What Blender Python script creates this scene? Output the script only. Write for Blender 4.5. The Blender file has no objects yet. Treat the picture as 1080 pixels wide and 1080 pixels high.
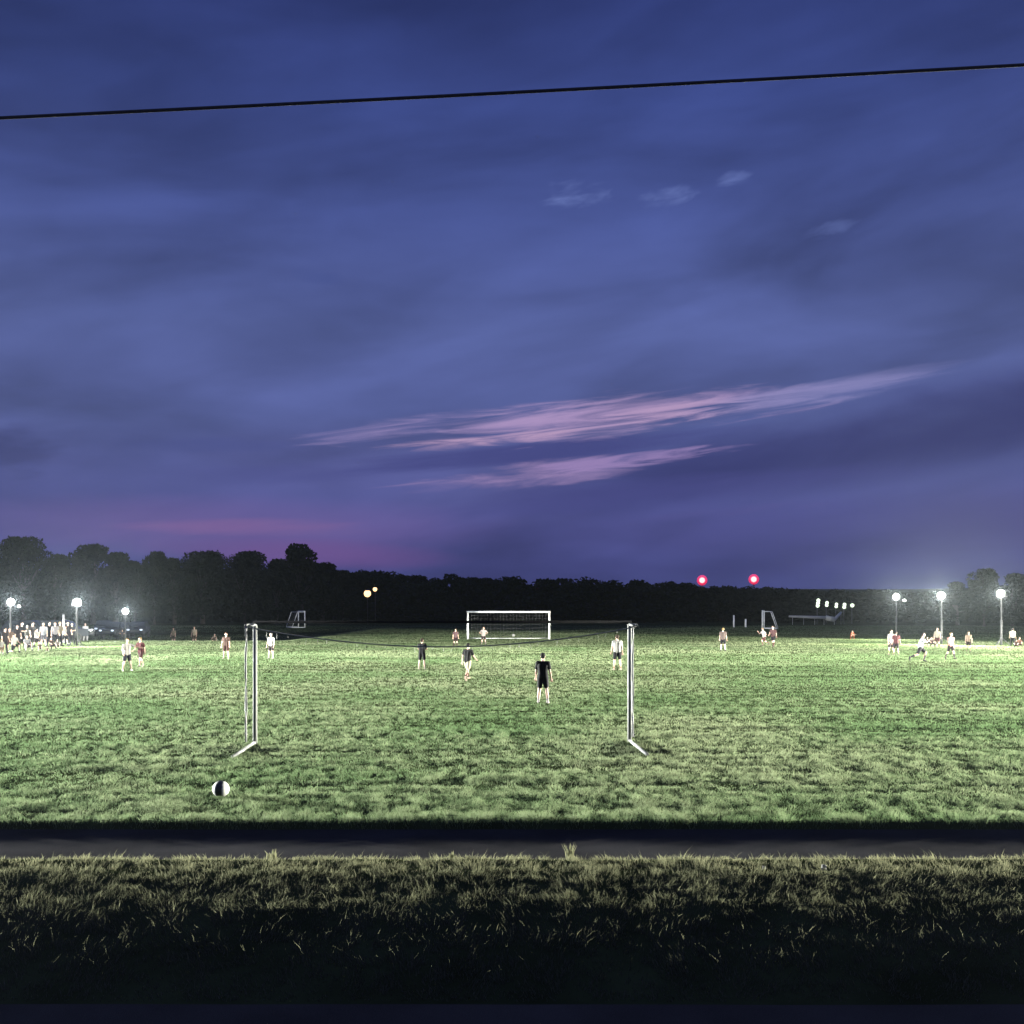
import bpy, bmesh, math, random
import numpy as np
from mathutils import Vector, Matrix
random.seed(7)
RS = np.random.RandomState(11)
PI = math.pi
R = math.radians
sc = bpy.context.scene
COL = sc.collection
F, CAMH, HY = 1200.0, 2.6, 643.0          # focal length in picture widths/1080, eye height (m), horizon row


def at(px, py_ground, z=0.0):
    """ground point seen in that direction of the photograph"""
    Y = (CAMH - z) * F / (py_ground - HY)
    return Vector(((px - 540) / F * Y, Y, z))


def at_y(px, py, Y):
    return Vector(((px - 540) / F * Y, Y, CAMH + (HY - py) / F * Y))


def lin(r, g, b):
    def f(c):
        c /= 255.0
        return c / 12.92 if c <= 0.04045 else ((c + 0.055) / 1.055) ** 2.4
    return (f(r), f(g), f(b), 1.0)


# ------------------------------------------------------------------ tagging
def tag(o, label=None, cat=None, group=None, kind=None):
    if label: o['label'] = label
    if cat: o['category'] = cat
    if group: o['group'] = group
    if kind: o['kind'] = kind
    return o


def empty(name, loc, rz=0.0):
    o = bpy.data.objects.new(name, None)
    o.empty_display_size = 0.2
    COL.objects.link(o)
    o.location = loc
    o.rotation_euler = (0, 0, rz)
    return o


def copy_tree(o, parent=None):
    c = o.copy()
    COL.objects.link(c)
    c.parent = parent
    for ch in list(o.children):
        copy_tree(ch, c)
    return c


# ------------------------------------------------------------------ materials
def new_mat(name):
    m = bpy.data.materials.new(name)
    m.use_nodes = True
    nt = m.node_tree
    b = nt.nodes['Principled BSDF']
    return m, nt, b


def mat(name, col, rough=0.6, metal=0.0, var=0.25, scale=8.0, bump=0.0, spec=0.5):
    """colour broken up by noise, slight roughness variation"""
    m, nt, b = new_mat(name)
    tc = nt.nodes.new('ShaderNodeTexCoord')
    n = nt.nodes.new('ShaderNodeTexNoise')
    n.inputs['Scale'].default_value = scale
    n.inputs['Detail'].default_value = 5
    nt.links.new(tc.outputs['Object'], n.inputs['Vector'])
    r = nt.nodes.new('ShaderNodeValToRGB')
    c = np.array(col[:3])
    r.color_ramp.elements[0].position = 0.3
    r.color_ramp.elements[1].position = 0.7
    r.color_ramp.elements[0].color = (*(c * (1 - var)), 1)
    r.color_ramp.elements[1].color = (*np.minimum(c * (1 + var), 0.95), 1)
    nt.links.new(n.outputs['Fac'], r.inputs['Fac'])
    nt.links.new(r.outputs['Color'], b.inputs['Base Color'])
    b.inputs['Roughness'].default_value = rough
    b.inputs['Metallic'].default_value = metal
    b.inputs['Specular IOR Level'].default_value = spec
    if bump:
        bp = nt.nodes.new('ShaderNodeBump')
        bp.inputs['Strength'].default_value = bump
        bp.inputs['Distance'].default_value = 0.02
        nt.links.new(n.outputs['Fac'], bp.inputs['Height'])
        nt.links.new(bp.outputs['Normal'], b.inputs['Normal'])
    return m


def emis(name, col, strength):
    m, nt, b = new_mat(name)
    b.inputs['Base Color'].default_value = (0.6, 0.6, 0.6, 1)
    b.inputs['Emission Color'].default_value = (*col[:3], 1)
    b.inputs['Emission Strength'].default_value = strength
    m.cycles.emission_sampling = 'NONE'
    return m


def blade_mat(name, dark, light, trans=0.35):
    """grass: each blade carries its own tint between the two colours"""
    m, nt, b = new_mat(name)
    nt.nodes.remove(b)
    out = nt.nodes['Material Output']
    a = nt.nodes.new('ShaderNodeAttribute')
    a.attribute_name = 'tint'
    r = nt.nodes.new('ShaderNodeValToRGB')
    r.color_ramp.elements[0].color = dark
    r.color_ramp.elements[1].color = light
    nt.links.new(a.outputs['Fac'], r.inputs['Fac'])
    d = nt.nodes.new('ShaderNodeBsdfDiffuse')
    t = nt.nodes.new('ShaderNodeBsdfTranslucent')
    mx = nt.nodes.new('ShaderNodeMixShader')
    mx.inputs[0].default_value = trans
    nt.links.new(r.outputs['Color'], d.inputs['Color'])
    nt.links.new(r.outputs['Color'], t.inputs['Color'])
    nt.links.new(d.outputs[0], mx.inputs[1])
    nt.links.new(t.outputs[0], mx.inputs[2])
    nt.links.new(mx.outputs[0], out.inputs['Surface'])
    return m


# ------------------------------------------------------------------ mesh helpers
class MB:
    """collects shapes, builds ONE mesh object"""

    def __init__(self):
        self.v, self.f = [], []

    def add(self, vs, fs):
        n = len(self.v)
        self.v += [tuple(p) for p in vs]
        self.f += [tuple(i + n for i in f) for f in fs]

    def box(self, c, s, rot=None):
        c = Vector(c)
        hx, hy, hz = s[0] / 2, s[1] / 2, s[2] / 2
        vs = [Vector((x, y, z)) for x in (-hx, hx) for y in (-hy, hy) for z in (-hz, hz)]
        if rot is not None:
            vs = [rot @ p for p in vs]
        self.add([c + p for p in vs], [(0, 1, 3, 2), (4, 6, 7, 5), (0, 4, 5, 1), (2, 3, 7, 6), (0, 2, 6, 4), (1, 5, 7, 3)])

    def tube(self, pts, r, n=10, caps=True):
        pts = [Vector(p) for p in pts]
        rs = r if isinstance(r, (list, tuple)) else [r] * len(pts)
        rings = []
        for i, p in enumerate(pts):
            d = (pts[min(i + 1, len(pts) - 1)] - pts[max(i - 1, 0)])
            d = d.normalized() if d.length > 1e-9 else Vector((0, 0, 1))
            a = d.cross(Vector((0, 0, 1)))
            if a.length < 1e-3:
                a = Vector((1, 0, 0))
            a.normalize()
            b = d.cross(a)
            rings.append([p + (a * math.cos(2 * PI * k / n) + b * math.sin(2 * PI * k / n)) * rs[i] for k in range(n)])
        vs = [q for rg in rings for q in rg]
        fs = []
        for i in range(len(pts) - 1):
            for k in range(n):
                k2 = (k + 1) % n
                fs.append((i * n + k, i * n + k2, (i + 1) * n + k2, (i + 1) * n + k))
        if caps:
            fs.append(tuple(range(n - 1, -1, -1)))
            fs.append(tuple((len(pts) - 1) * n + k for k in range(n)))
        self.add(vs, fs)

    def ell(self, c, r, n=16, m=10, rot=None):
        c = Vector(c)
        vs, fs = [], []
        for i in range(m + 1):
            t = PI * i / m
            for k in range(n):
                a = 2 * PI * k / n
                p = Vector((r[0] * math.sin(t) * math.cos(a), r[1] * math.sin(t) * math.sin(a), r[2] * math.cos(t)))
                if rot is not None:
                    p = rot @ p
                vs.append(c + p)
        for i in range(m):
            for k in range(n):
                k2 = (k + 1) % n
                fs.append((i * n + k, (i + 1) * n + k, (i + 1) * n + k2, i * n + k2))
        self.add(vs, fs)

    def capsule(self, p0, r0, p1, r1, n=12):
        p0, p1 = Vector(p0), Vector(p1)
        d = (p1 - p0)
        q = d.normalized() if d.length > 1e-6 else Vector((0, 0, 1))
        pts, rs = [], []
        for k in range(5):
            a = PI / 2 * (1 - k / 4)
            pts.append(p0 - q * r0 * math.sin(a)); rs.append(max(r0 * math.cos(a), 1e-4))
        for k in range(5):
            a = PI / 2 * k / 4
            pts.append(p1 + q * r1 * math.sin(a)); rs.append(max(r1 * math.cos(a), 1e-4))
        self.tube(pts, rs, n)

    def mesh(self, name):
        me = bpy.data.meshes.new(name)
        me.from_pydata(self.v, [], self.f)
        bm = bmesh.new()
        bm.from_mesh(me)
        bmesh.ops.recalc_face_normals(bm, faces=bm.faces)
        bm.to_mesh(me)
        bm.free()
        return me

    def build(self, name, material, parent=None, smooth=False, bevel=0.0):
        me = self.mesh(name)
        return link(name, me, material, parent, smooth, bevel)


def link(name, me, material, parent=None, smooth=False, bevel=0.0):
    if material is not None:
        me.materials.append(material)
    if smooth:
        me.polygons.foreach_set('use_smooth', [True] * len(me.polygons))
    o = bpy.data.objects.new(name, me)
    COL.objects.link(o)
    o.parent = parent
    if bevel:
        b = o.modifiers.new('bevel', 'BEVEL')
        b.width = bevel
        b.segments = 2
    return o


def np_mesh(name, verts, corner_per_face, faces, tint=None):
    """fast mesh from numpy arrays; faces (n, corner_per_face)"""
    me = bpy.data.meshes.new(name)
    nv, nf = len(verts), len(faces)
    me.vertices.add(nv)
    me.vertices.foreach_set('co', np.ascontiguousarray(verts, np.float32).ravel())
    me.loops.add(nf * corner_per_face)
    me.loops.foreach_set('vertex_index', np.ascontiguousarray(faces, np.int32).ravel())
    me.polygons.add(nf)
    me.polygons.foreach_set('loop_start', np.arange(0, nf * corner_per_face, corner_per_face, dtype=np.int32))
    me.update(calc_edges=True)
    if tint is not None:
        a = me.attributes.new('tint', 'FLOAT', 'POINT')
        a.data.foreach_set('value', np.ascontiguousarray(tint, np.float32))
    return me


# value noise ---------------------------------------------------------------
_T = RS.rand(256, 256)


def vnoise(x, y):
    x = np.asarray(x, float); y = np.asarray(y, float)
    xi = np.floor(x).astype(int); yi = np.floor(y).astype(int)
    fx = x - xi; fy = y - yi
    fx = fx * fx * (3 - 2 * fx); fy = fy * fy * (3 - 2 * fy)
    a = _T[xi % 256, yi % 256]; b = _T[(xi + 1) % 256, yi % 256]
    c = _T[xi % 256, (yi + 1) % 256]; d = _T[(xi + 1) % 256, (yi + 1) % 256]
    return (a * (1 - fx) + b * fx) * (1 - fy) + (c * (1 - fx) + d * fx) * fy


def fbm(x, y, o=3):
    s = 0; a = .5; t = 0
    for i in range(o):
        s = s + a * vnoise(x * 2 ** i + 17 * i, y * 2 ** i + 31 * i)
        t += a; a *= .5
    return s / t


def sstep(a, b, x):
    t = np.clip((np.asarray(x, float) - a) / (b - a), 0, 1)
    return t * t * (3 - 2 * t)


# ------------------------------------------------------------------ terrain
ROADZ, PATHZ = -0.34, -0.09
Y_ROAD, Y_CREST, Y_P0, Y_P1 = 8.48, 11.75, 12.05, 13.78


def ground_z(x, y):
    x = np.asarray(x, float); y = np.asarray(y, float)
    wob = 0.10 * (fbm(x * .35 + 5, y * 0 + 3.3) - .5)
    yc = y + wob
    z = np.full(np.broadcast(x, y).shape, ROADZ)
    bank = ROADZ + (0.0 - ROADZ) * np.sin(np.clip((yc - Y_ROAD) / (Y_CREST - .15 - Y_ROAD), 0, 1) * PI / 2)
    ridges = 0.006 * np.sin((yc - 9.2) * 2 * PI / .92 + 1.2 * fbm(x * .25, y * .3)) * sstep(8.9, 9.5, yc) * (1 - sstep(11.6, 11.8, yc))
    z = np.where(yc > Y_ROAD, bank + ridges, z)
    z = z + (0.018 * (fbm(x * 1.5, y * 1.8) - .5)) * sstep(8.6, 9.1, yc)
    drop = sstep(Y_CREST + .1, Y_P0, yc)
    z = z * (1 - drop) + PATHZ * drop
    fld = sstep(Y_P1 + .02 + wob, Y_P1 + .07 + wob, y)
    bumps = .030 * (fbm(x * 4.8, y * 3.4) - .5) + .008 * (fbm(x * .9 + 40, y * .7) - .5) + .006 * (fbm(x * .16, y * 1.55 + 9, 2) - .5) * 2
    far_soft = np.clip(30.0 / np.maximum(y, 30), 0, 1) ** .3
    fz = 0.0 + bumps * far_soft
    z = z * (1 - fld) + fz * fld
    # beyond the left end the ground falls away, then lies lower
    dip = sstep(94, 101, y + .12 * (x + 25)) * (1 - sstep(-26, -17, x)) * (1 - sstep(150, 180, y))
    z = z - .75 * dip
    # far ground: faint rise, hills on the horizon
    z = z + sstep(500, 1500, y) * (20 + 24 * fbm(x * .0021 + 3, y * .0004, 2) ) * (0.35 + .65 * sstep(-900, 300, x))
    return z


def gz(x, y):
    return float(ground_z(np.array([x]), np.array([y]))[0])


def concat_steps(*seg):
    out = []
    for a, b, s in seg:
        n = max(1, int(round((b - a) / s)))
        out += list(np.linspace(a, b, n, endpoint=False))
    out.append(seg[-1][1])
    return np.array(out)


xs_p = concat_steps((0, 15, .1), (15, 30, .5), (30, 70, 2), (70, 300, 15), (300, 2400, 100))
xs = np.concatenate([-xs_p[:0:-1], xs_p])
ys = concat_steps((-120, -10, 20), (-10, 8.2, 1.5), (8.2, 14.2, .05), (14.2, 30, .1), (30, 60, .4), (60, 130, 1.5), (130, 320, 10), (320, 2600, 80))
GX, GY = np.meshgrid(xs, ys)
GZ = ground_z(GX, GY)
nx, ny = len(xs), len(ys)
idx = np.arange(nx * ny).reshape(ny, nx)
q = np.stack([idx[:-1, :-1], idx[:-1, 1:], idx[1:, 1:], idx[1:, :-1]], -1).reshape(-1, 4)
ground_mat = mat('soil_thatch', (.035, .045, .018), 1.0, 0, .4, 1.3, 0.0, 0.0)
gme = np_mesh('ground', np.stack([GX, GY, GZ], -1).reshape(-1, 3), 4, q)
g = link('ground', gme, ground_mat, smooth=True)
tag(g, kind='structure')

# asphalt sheets
def asphalt(name, col):
    m, nt, b = new_mat(name)
    tc = nt.nodes.new('ShaderNodeTexCoord')
    n1 = nt.nodes.new('ShaderNodeTexNoise'); n1.inputs['Scale'].default_value = 140; n1.inputs['Detail'].default_value = 3
    n2 = nt.nodes.new('ShaderNodeTexNoise'); n2.inputs['Scale'].default_value = .9; n2.inputs['Detail'].default_value = 6
    for n in (n1, n2): nt.links.new(tc.outputs['Object'], n.inputs['Vector'])
    mx = nt.nodes.new('ShaderNodeMath'); mx.operation = 'MULTIPLY_ADD'
    mx.inputs[1].default_value = .5
    hv = nt.nodes.new('ShaderNodeMath'); hv.operation = 'MULTIPLY'; hv.inputs[1].default_value = .5
    nt.links.new(n2.outputs['Fac'], hv.inputs[0])
    nt.links.new(n1.outputs['Fac'], mx.inputs[0]); nt.links.new(hv.outputs[0], mx.inputs[2])
    r = nt.nodes.new('ShaderNodeValToRGB')
    c = np.array(col)
    r.color_ramp.elements[0].position = .35; r.color_ramp.elements[1].position = .65
    r.color_ramp.elements[0].color = (*(c * .6), 1); r.color_ramp.elements[1].color = (*(c * 1.4), 1)
    nt.links.new(mx.outputs[0], r.inputs['Fac']); nt.links.new(r.outputs['Color'], b.inputs['Base Color'])
    b.inputs['Roughness'].default_value = .9
    b.inputs['Specular IOR Level'].default_value = 0.0
    bp = nt.nodes.new('ShaderNodeBump'); bp.inputs['Strength'].default_value = .5; bp.inputs['Distance'].default_value = .006
    nt.links.new(n1.outputs['Fac'], bp.inputs['Height']); nt.links.new(bp.outputs['Normal'], b.inputs['Normal'])
    return m


rx = np.linspace(-60, 60, 241)
def strip(name, y0f, y1f, z, m):
    v = []; f = []
    for x in rx:
        v += [(x, y0f(x), z), (x, y1f(x), z)]
    for i in range(len(rx) - 1):
        f.append((2 * i, 2 * i + 2, 2 * i + 3, 2 * i + 1))
    b = MB(); b.add(v, f)
    return tag(b.build(name, m), kind='structure')


wobf = lambda x: 0.10 * (float(fbm(np.array([x * .35 + 5]), np.array([3.3]))[0]) - .5)
strip('road', lambda x: -8.0, lambda x: Y_ROAD - .02 - wobf(x), ROADZ + .006, asphalt('road_asphalt', (.062, .055, .048)))
strip('path', lambda x: Y_P0 - .06 - wobf(x), lambda x: Y_P1 + .02 + wobf(x), PATHZ + .024, asphalt('path_asphalt', (.034, .033, .035)))


# ------------------------------------------------------------------ grass
def blades(x, y, h, w, lean, ang, tint, name, material, seg2=True, base_sink=.01):
    """each blade is a bent tapering strip"""
    n = len(x)
    z = ground_z(x, y) - base_sink
    fa = RS.rand(n) * 2 * PI                       # facing
    cx, sx = np.cos(fa) * w / 2, np.sin(fa) * w / 2
    lx, ly = np.cos(ang) * lean * h, np.sin(ang) * lean * h
    p = np.stack([x, y, z], -1)
    side = np.stack([cx, sx, np.zeros(n)], -1)
    tip = p + np.stack([lx, ly, h], -1)
    if seg2:
        mid = p + np.stack([lx * .3, ly * .3, h * .58], -1)
        V = np.stack([p - side, p + side, mid + side * .8, mid - side * .8, tip], 1).reshape(-1, 3)
        b = np.arange(n) * 5
        Fs = np.concatenate([np.stack([b, b + 1, b + 2], -1), np.stack([b, b + 2, b + 3], -1), np.stack([b + 3, b + 2, b + 4], -1)])
        T = np.repeat(tint, 5)
    else:
        V = np.stack([p - side, p + side, tip], 1).reshape(-1, 3)
        b = np.arange(n) * 3
        Fs = np.stack([b, b + 1, b + 2], -1)
        T = np.repeat(tint, 3)
    return V, Fs, T


def scatter(x0, x1, y0, y1, dens, wedge=None):
    """random points in a strip; wedge trims what lies far outside the view"""
    n = int((x1 - x0) * (y1 - y0) * dens)
    x = x0 + RS.rand(n) * (x1 - x0); y = y0 + RS.rand(n) * (y1 - y0)
    if wedge:
        k = np.abs(x) < y * wedge + 3
        x, y = x[k], y[k]
    return x, y


# field
vs_, fs_, ts_ = [], [], []
off = 0
zones, y0 = [], 13.8
while y0 < 184:                                                  # blades get fewer and broader with distance, in small steps
    y1 = min(y0 * 1.09, 185)
    zones.append((y0, y1, 1900 * (((y0 + y1) / 2) / 17) ** -2.1, None, (.036, .08)))
    y0 = y1
for (y0, y1, dens, w, (h0, h1)) in zones:
    x, y = scatter(-y1 * .56 - 3, y1 * .56 + 3, y0, y1, dens, .56)
    cl = fbm(x * 6.5 + 3, y * 4.2 + 8, 3)                      # tufts
    rows = fbm(x * .13 + 3, y * 1.55 + 4, 2)                   # mower lines across
    patch = fbm(x * .25, y * .2 + 50, 3)
    keep = RS.rand(len(x)) < np.clip((cl - .18) * 3.6, .35, 1) * np.clip((rows - .18) * 4.5, .6, 1)
    x, y, cl, rows, patch = x[keep], y[keep], cl[keep], rows[keep], patch[keep]
    n = len(x)
    w = .0066 * (y / 17) ** 1.07
    h = (h0 + (h1 - h0) * np.clip((cl - .3) * 1.65, 0, .72)) * (.65 + .7 * RS.rand(n)) * (.82 + .36 * np.clip((rows - .3) * 2, 0, 1))
    edge = 1 + .5 * (1 - sstep(13.9, 14.5, y))
    h *= edge
    ang = 2 * PI * (fbm(x * 2.6 + 90, y * 1.7 + 14, 2) * 2.0) + RS.randn(n) * 1.3
    lean = .35 + .75 * RS.rand(n)
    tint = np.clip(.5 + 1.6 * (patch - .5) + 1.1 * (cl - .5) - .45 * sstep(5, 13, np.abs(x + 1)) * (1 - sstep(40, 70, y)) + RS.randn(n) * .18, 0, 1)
    V, Fc, T = blades(x, y, h, w * (.7 + .6 * RS.rand(n)), lean, ang, tint, '', None, y1 <= 32)
    vs_.append(V); fs_.append(Fc + off); ts_.append(T); off += len(V)
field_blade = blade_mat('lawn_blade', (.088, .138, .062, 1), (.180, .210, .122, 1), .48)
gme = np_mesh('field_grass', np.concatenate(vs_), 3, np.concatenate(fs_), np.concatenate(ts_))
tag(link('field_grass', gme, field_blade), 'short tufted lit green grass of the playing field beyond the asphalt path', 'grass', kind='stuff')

# verge in front of the path: longer, drier
x, y = scatter(-9, 9, 8.42, 12.02, 3900)
cl = fbm(x * 9 + 3, y * 7 + 8, 3)
yy = y + .10 * (fbm(x * .35 + 5, y * 0 + 3.3) - .5)
keep = (RS.rand(len(x)) < np.clip((cl - .26) * 3.2, .2, 1)) & (yy > 8.51) & (yy < 12.02)
x, y, cl, yy = x[keep], y[keep], cl[keep], yy[keep]
n = len(x)
h = (.032 + .028 * np.clip((cl - .3) * 2, 0, 1)) * (.55 + .8 * RS.rand(n))
h *= 1 + (.4 + .8 * RS.rand(n)) * (RS.rand(n) < .06)                                # seed stalks
h *= .6 + .4 * sstep(8.45, 9.0, yy)
ang = 2 * PI * fbm(x * 1.5 + 20, y * 1.2 + 3, 2) * 2 + RS.randn(n) * .9
dry = sstep(11.0, 11.8, yy)
tint = np.clip(.32 + .45 * dry + RS.randn(n) * .22 + .5 * (cl - .5), 0, 1)
V, Fc, T = blades(x, y, h, .0055 * (.6 + .8 * RS.rand(n)), .2 + .7 * RS.rand(n), ang, tint, '', None, True)
verge_blade = blade_mat('verge_blade', (.05, .054, .034, 1), (.165, .165, .10, 1), .4)
gme = np_mesh('verge_grass', V, 3, Fc, T)
tag(link('verge_grass', gme, verge_blade), 'longer dry grass covering the dark bank between road and asphalt path', 'grass', kind='stuff')


def weed(px, py, hh, nb, label, spread=.05, wid=.014):
    p = at(px, py, -.02)
    p.z = gz(p.x, p.y)
    b = MB()
    for k in range(nb):
        a = random.random() * 2 * PI
        r = random.random() * spread
        bx, by = math.cos(a) * r * .4, math.sin(a) * r * .4
        hgt = hh * (.55 + .45 * random.random())
        ex, ey = bx + math.cos(a) * hgt * .35 * random.random(), by + math.sin(a) * hgt * .35 * random.random()
        s = Vector((math.cos(a + 1.57), math.sin(a + 1.57), 0)) * wid * .5
        p0, p1, p2 = Vector((bx, by, -.03)), Vector(((bx + ex) / 2 * .8, (by + ey) / 2 * .8, hgt * .6)), Vector((ex, ey, hgt))
        b.add([p0 - s, p0 + s, p1 + s * 1.2, p1 - s * 1.2, p2], [(0, 1, 2, 3), (3, 2, 4)])
    me = b.mesh('weed_clump')
    at_ = me.attributes.new('tint', 'FLOAT', 'POINT')
    at_.data.foreach_set('value', [.7 + .3 * random.random() for _ in me.vertices])
    o = link('weed_clump', me, verge_blade)
    o.location = p
    tag(o, label, 'weed')


weed(601, 906, .20, 46, 'tallest dry weed clump standing out against the asphalt path near the middle', .09, .011)
weed(477, 907, .10, 14, 'small thin grass tuft poking over the path edge left of the tall weed clump', .08)
weed(288, 908, .10, 26, 'wide low dry tuft on the bank crest at the left part of the path edge', .2)
stone_m = mat('pale_stone', (.16, .155, .14), .9, 0, .2, 20, .4)
for (px, py, s, lab) in ((869, 918, .028, 'pale roundish stone lying in a bare patch of the bank, the right one of two'),
                         (806, 918, .022, 'small pale stone in the bare patch of the bank, the left one of two')):
    p = at(px, py, 0.0); p.z = gz(p.x, p.y) + s * .9
    b = MB(); b.ell((0, 0, 0), (s, s * .8, s * 1.25), 14, 9)
    for i, vv in enumerate(b.v):
        k = 1 + .18 * math.sin(vv[0] * 140 + 1) * math.cos(vv[2] * 120)
        b.v[i] = (vv[0] * k, vv[1] * k, vv[2] * k)
    o = b.build('stone', stone_m, smooth=True); o.location = p
    tag(o, lab, 'stone', 'pale stones on the bank')

# ------------------------------------------------------------------ common materials
white_paint = mat('white_paint', (.72, .72, .70), .45, 0, .12, 5)
galv = mat('galvanised_steel', (.45, .46, .47), .4, .7, .15, 9)
pole_steel = mat('pole_steel', (.035, .036, .038), .7, .0, .2, 6)
dark_steel = mat('dark_steel', (.06, .06, .065), .5, .4, .2, 9)
rope_dark = mat('slack_rope', (.20, .20, .19), .9, 0, .2, 30)
net_white = mat('net_cord', (.16, .16, .16), .9, 0, .1, 30)
black_rubber = mat('rubber', (.02, .02, .02), .8, 0, .2, 20)

# ------------------------------------------------------------------ goals
def goal(name, w, h, d_top, d_bot, pr, label, near=False, dim=None):
    """origin between the posts on the goal line; opening towards +Y, frame reaching back to -Y"""
    root = empty(name, (0, 0, 0))
    m = dim or white_paint
    for s in (-1, 1):
        x = s * (w / 2)
        b = MB(); b.tube([(x, 0, 0), (x, 0, h - pr)], pr, 12); b.build('post', m, root, True)
        b = MB(); b.tube([(x, -pr, h - pr * 1.1), (x, -d_top, h - pr * 1.1)], pr * .55, 10); b.build('top_bar', m, root, True)
        b = MB(); b.tube([(x, -pr * .9, .035), (x, -d_bot, .035)], pr * .7, 10); b.build('ground_bar', m, root, True)
        if not near:
            b = MB(); b.tube([(x, -d_top, h - pr * 1.6), (x, -d_bot + .03, .07)], pr * .5, 8); b.build('back_stay', m, root, True)
    b = MB(); b.tube([(-w / 2 - pr, 0, h), (w / 2 + pr, 0, h)], pr * (.55 if near else 1), 12); b.build('crossbar', mat('shaded_bar_paint', (.010, .010, .011), 1.0, 0, .2, 3, 0, 0.0) if near else m, root, True)  # near crossbar coloured almost black for the shade on its unlit side
    if near: return root
    b = MB(); b.tube([(-w / 2 + pr * .6, -d_bot + .02, .03), (w / 2 - pr * .6, -d_bot + .02, .03)], pr * .45, 8); b.build('back_bar', dark_steel if near else m, root, True)
    return root


def net_part(root, w, h, d_top, d_bot, step, r, m, sag=.12):
    """net cords as thin square tubes: roof, back and sides in one part"""
    b = MB()
    nx = int(w / step)
    prof = [(0, h), (-d_top, h - .04), (-(d_top * .6 + d_bot * .4), h * .55), (-d_bot, .05)]
    L = []
    for i in range(len(prof) - 1):
        for t in np.linspace(0, 1, 5)[:-1]:
            L.append((prof[i][0] * (1 - t) + prof[i + 1][0] * t, prof[i][1] * (1 - t) + prof[i + 1][1] * t))
    L.append(prof[-1])
    for i in range(nx + 1):
        x = -w / 2 + w * i / nx
        b.tube([(x, a, c - sag * math.sin(PI * i / nx) * (.3 if k in (0, len(L) - 1) else 1) * .6) for k, (a, c) in enumerate(L)], r, 4, False)
    for k, (a, c) in enumerate(L[1:]):
        b.tube([(-w / 2 + w * i / nx, a, c - sag * math.sin(PI * i / nx) * .6) for i in range(0, nx + 1, 2)], r, 4, False)
    b.build('net', m, root)


# near goal: we see its back; frame reaches towards us
pl, pr_ = at(269, 785), at(664, 783)
gw = (pr_ - pl).length
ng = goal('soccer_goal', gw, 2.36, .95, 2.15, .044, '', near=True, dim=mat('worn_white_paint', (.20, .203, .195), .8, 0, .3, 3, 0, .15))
ng.location = ((pl.x + pr_.x) / 2, (pl.y + pr_.y) / 2, 0)
ng.rotation_euler = (0, 0, math.atan2(pr_.y - pl.y, pr_.x - pl.x))
tag(ng, 'large white soccer goal nearest the path, seen from behind, most of its net missing', 'soccer goal', 'soccer goals')
for s in (-1, 1):                                                # loose net edge left hanging from the top bars
    b = MB()
    x = s * gw / 2
    dd = .93 if s < 0 else .42
    pts = [(x + .003 * math.sin(k * 1.3), -dd + .004 * math.sin(k * .9), 2.30 - k * .195) for k in range(12)]
    b.tube(pts, .021, 7)
    for j in range(1):
        q0 = [(x + .02 * math.sin(k + j * 2), -dd + .03 * (j + 1) + .015 * math.cos(k * 1.7 + j), 2.30 - k * .195) for k in range(12 - 2 * j)]
        b.tube(q0, .007, 5)
    b.build('net_edge', net_white, ng, True)
b = MB()
pts = []
for k in range(41):                                              # slack cord drooping between the two top corners
    t = k / 40
    pts.append((-gw / 2 + t * gw, -.9 + .5 * math.sin(PI * t), 2.29 - .40 * math.sin(PI * min(1, t * 1.0)) ** .85))
b.tube(pts, .013, 6)
for j in range(30):
    k = 1 + j * 39 // 30
    p = pts[k]
    ln = .05 + .09 * random.random()
    b.tube([p, (p[0] + .05 * random.uniform(-1, 1), p[1] + .03, p[2] - ln)], .004, 4)
b.build('slack_net_cord', rope_dark, ng, True)

fp0, fp1 = at(494, 674.5), at(578, 674)
fw = (fp1 - fp0).length
fg = goal('soccer_goal', fw, 2.40, .9, 2.0, .075, '')
net_part(fg, fw, 2.40, .9, 2.0, .28, .0035, net_white)
fg.location = ((fp0.x + fp1.x) / 2, (fp0.y + fp1.y) / 2, 0)
fg.rotation_euler = (0, 0, PI)
tag(fg, 'white soccer goal with net at the far end of the field', 'soccer goal', 'soccer goals')
dull_paint = mat('weathered_paint', (.72, .73, .72), .6, 0, .15, 6)
for (px, py, rz, lab) in ((318, 661, R(-69), 'small looking distant grey goal on the unlit grass left of the far goal'),
                          (805, 663, R(75), 'distant goal turned sideways on the unlit grass below the red beacons')):
    gg = goal('soccer_goal', 5.2, 2.44, 1.1, 1.9, .09, '', dim=dull_paint)
    net_part(gg, 5.2, 2.44, 1.1, 1.9, .4, .004, net_white)
    p = at(px, py)
    gg.location = (p.x, p.y, gz(p.x, p.y)); gg.rotation_euler = (0, 0, rz)
    tag(gg, lab, 'soccer goal', 'soccer goals')
for (px, top, bot, lab) in ((774, 649, 661.5, 'thin pale post on the far dark grass, the taller of two'),
                            (786.5, 653, 661.5, 'thin pale post on the far dark grass, the shorter of two')):
    p = at(px, bot)
    hgt = (bot - top) / F * p.y
    root = empty('marker_post', (p.x, p.y, gz(p.x, p.y)))
    b = MB(); b.tube([(0, 0, -.1), (0, 0, hgt)], [.14, .12], 10); b.build('pole', dull_paint, root, True)
    b = MB(); b.tube([(0, 0, hgt - .01), (0, 0, hgt + .05)], [.15, .10], 10); b.build('cap', galv, root, True)
    tag(root, lab, 'post', 'pale posts on the far grass')

# ------------------------------------------------------------------ balls
ball_white = mat('ball_white', (.40, .40, .37), .5, 0, .12, 14)
ball_black = mat('ball_black', (.02, .02, .022), .45, 0, .2, 10)


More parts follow.
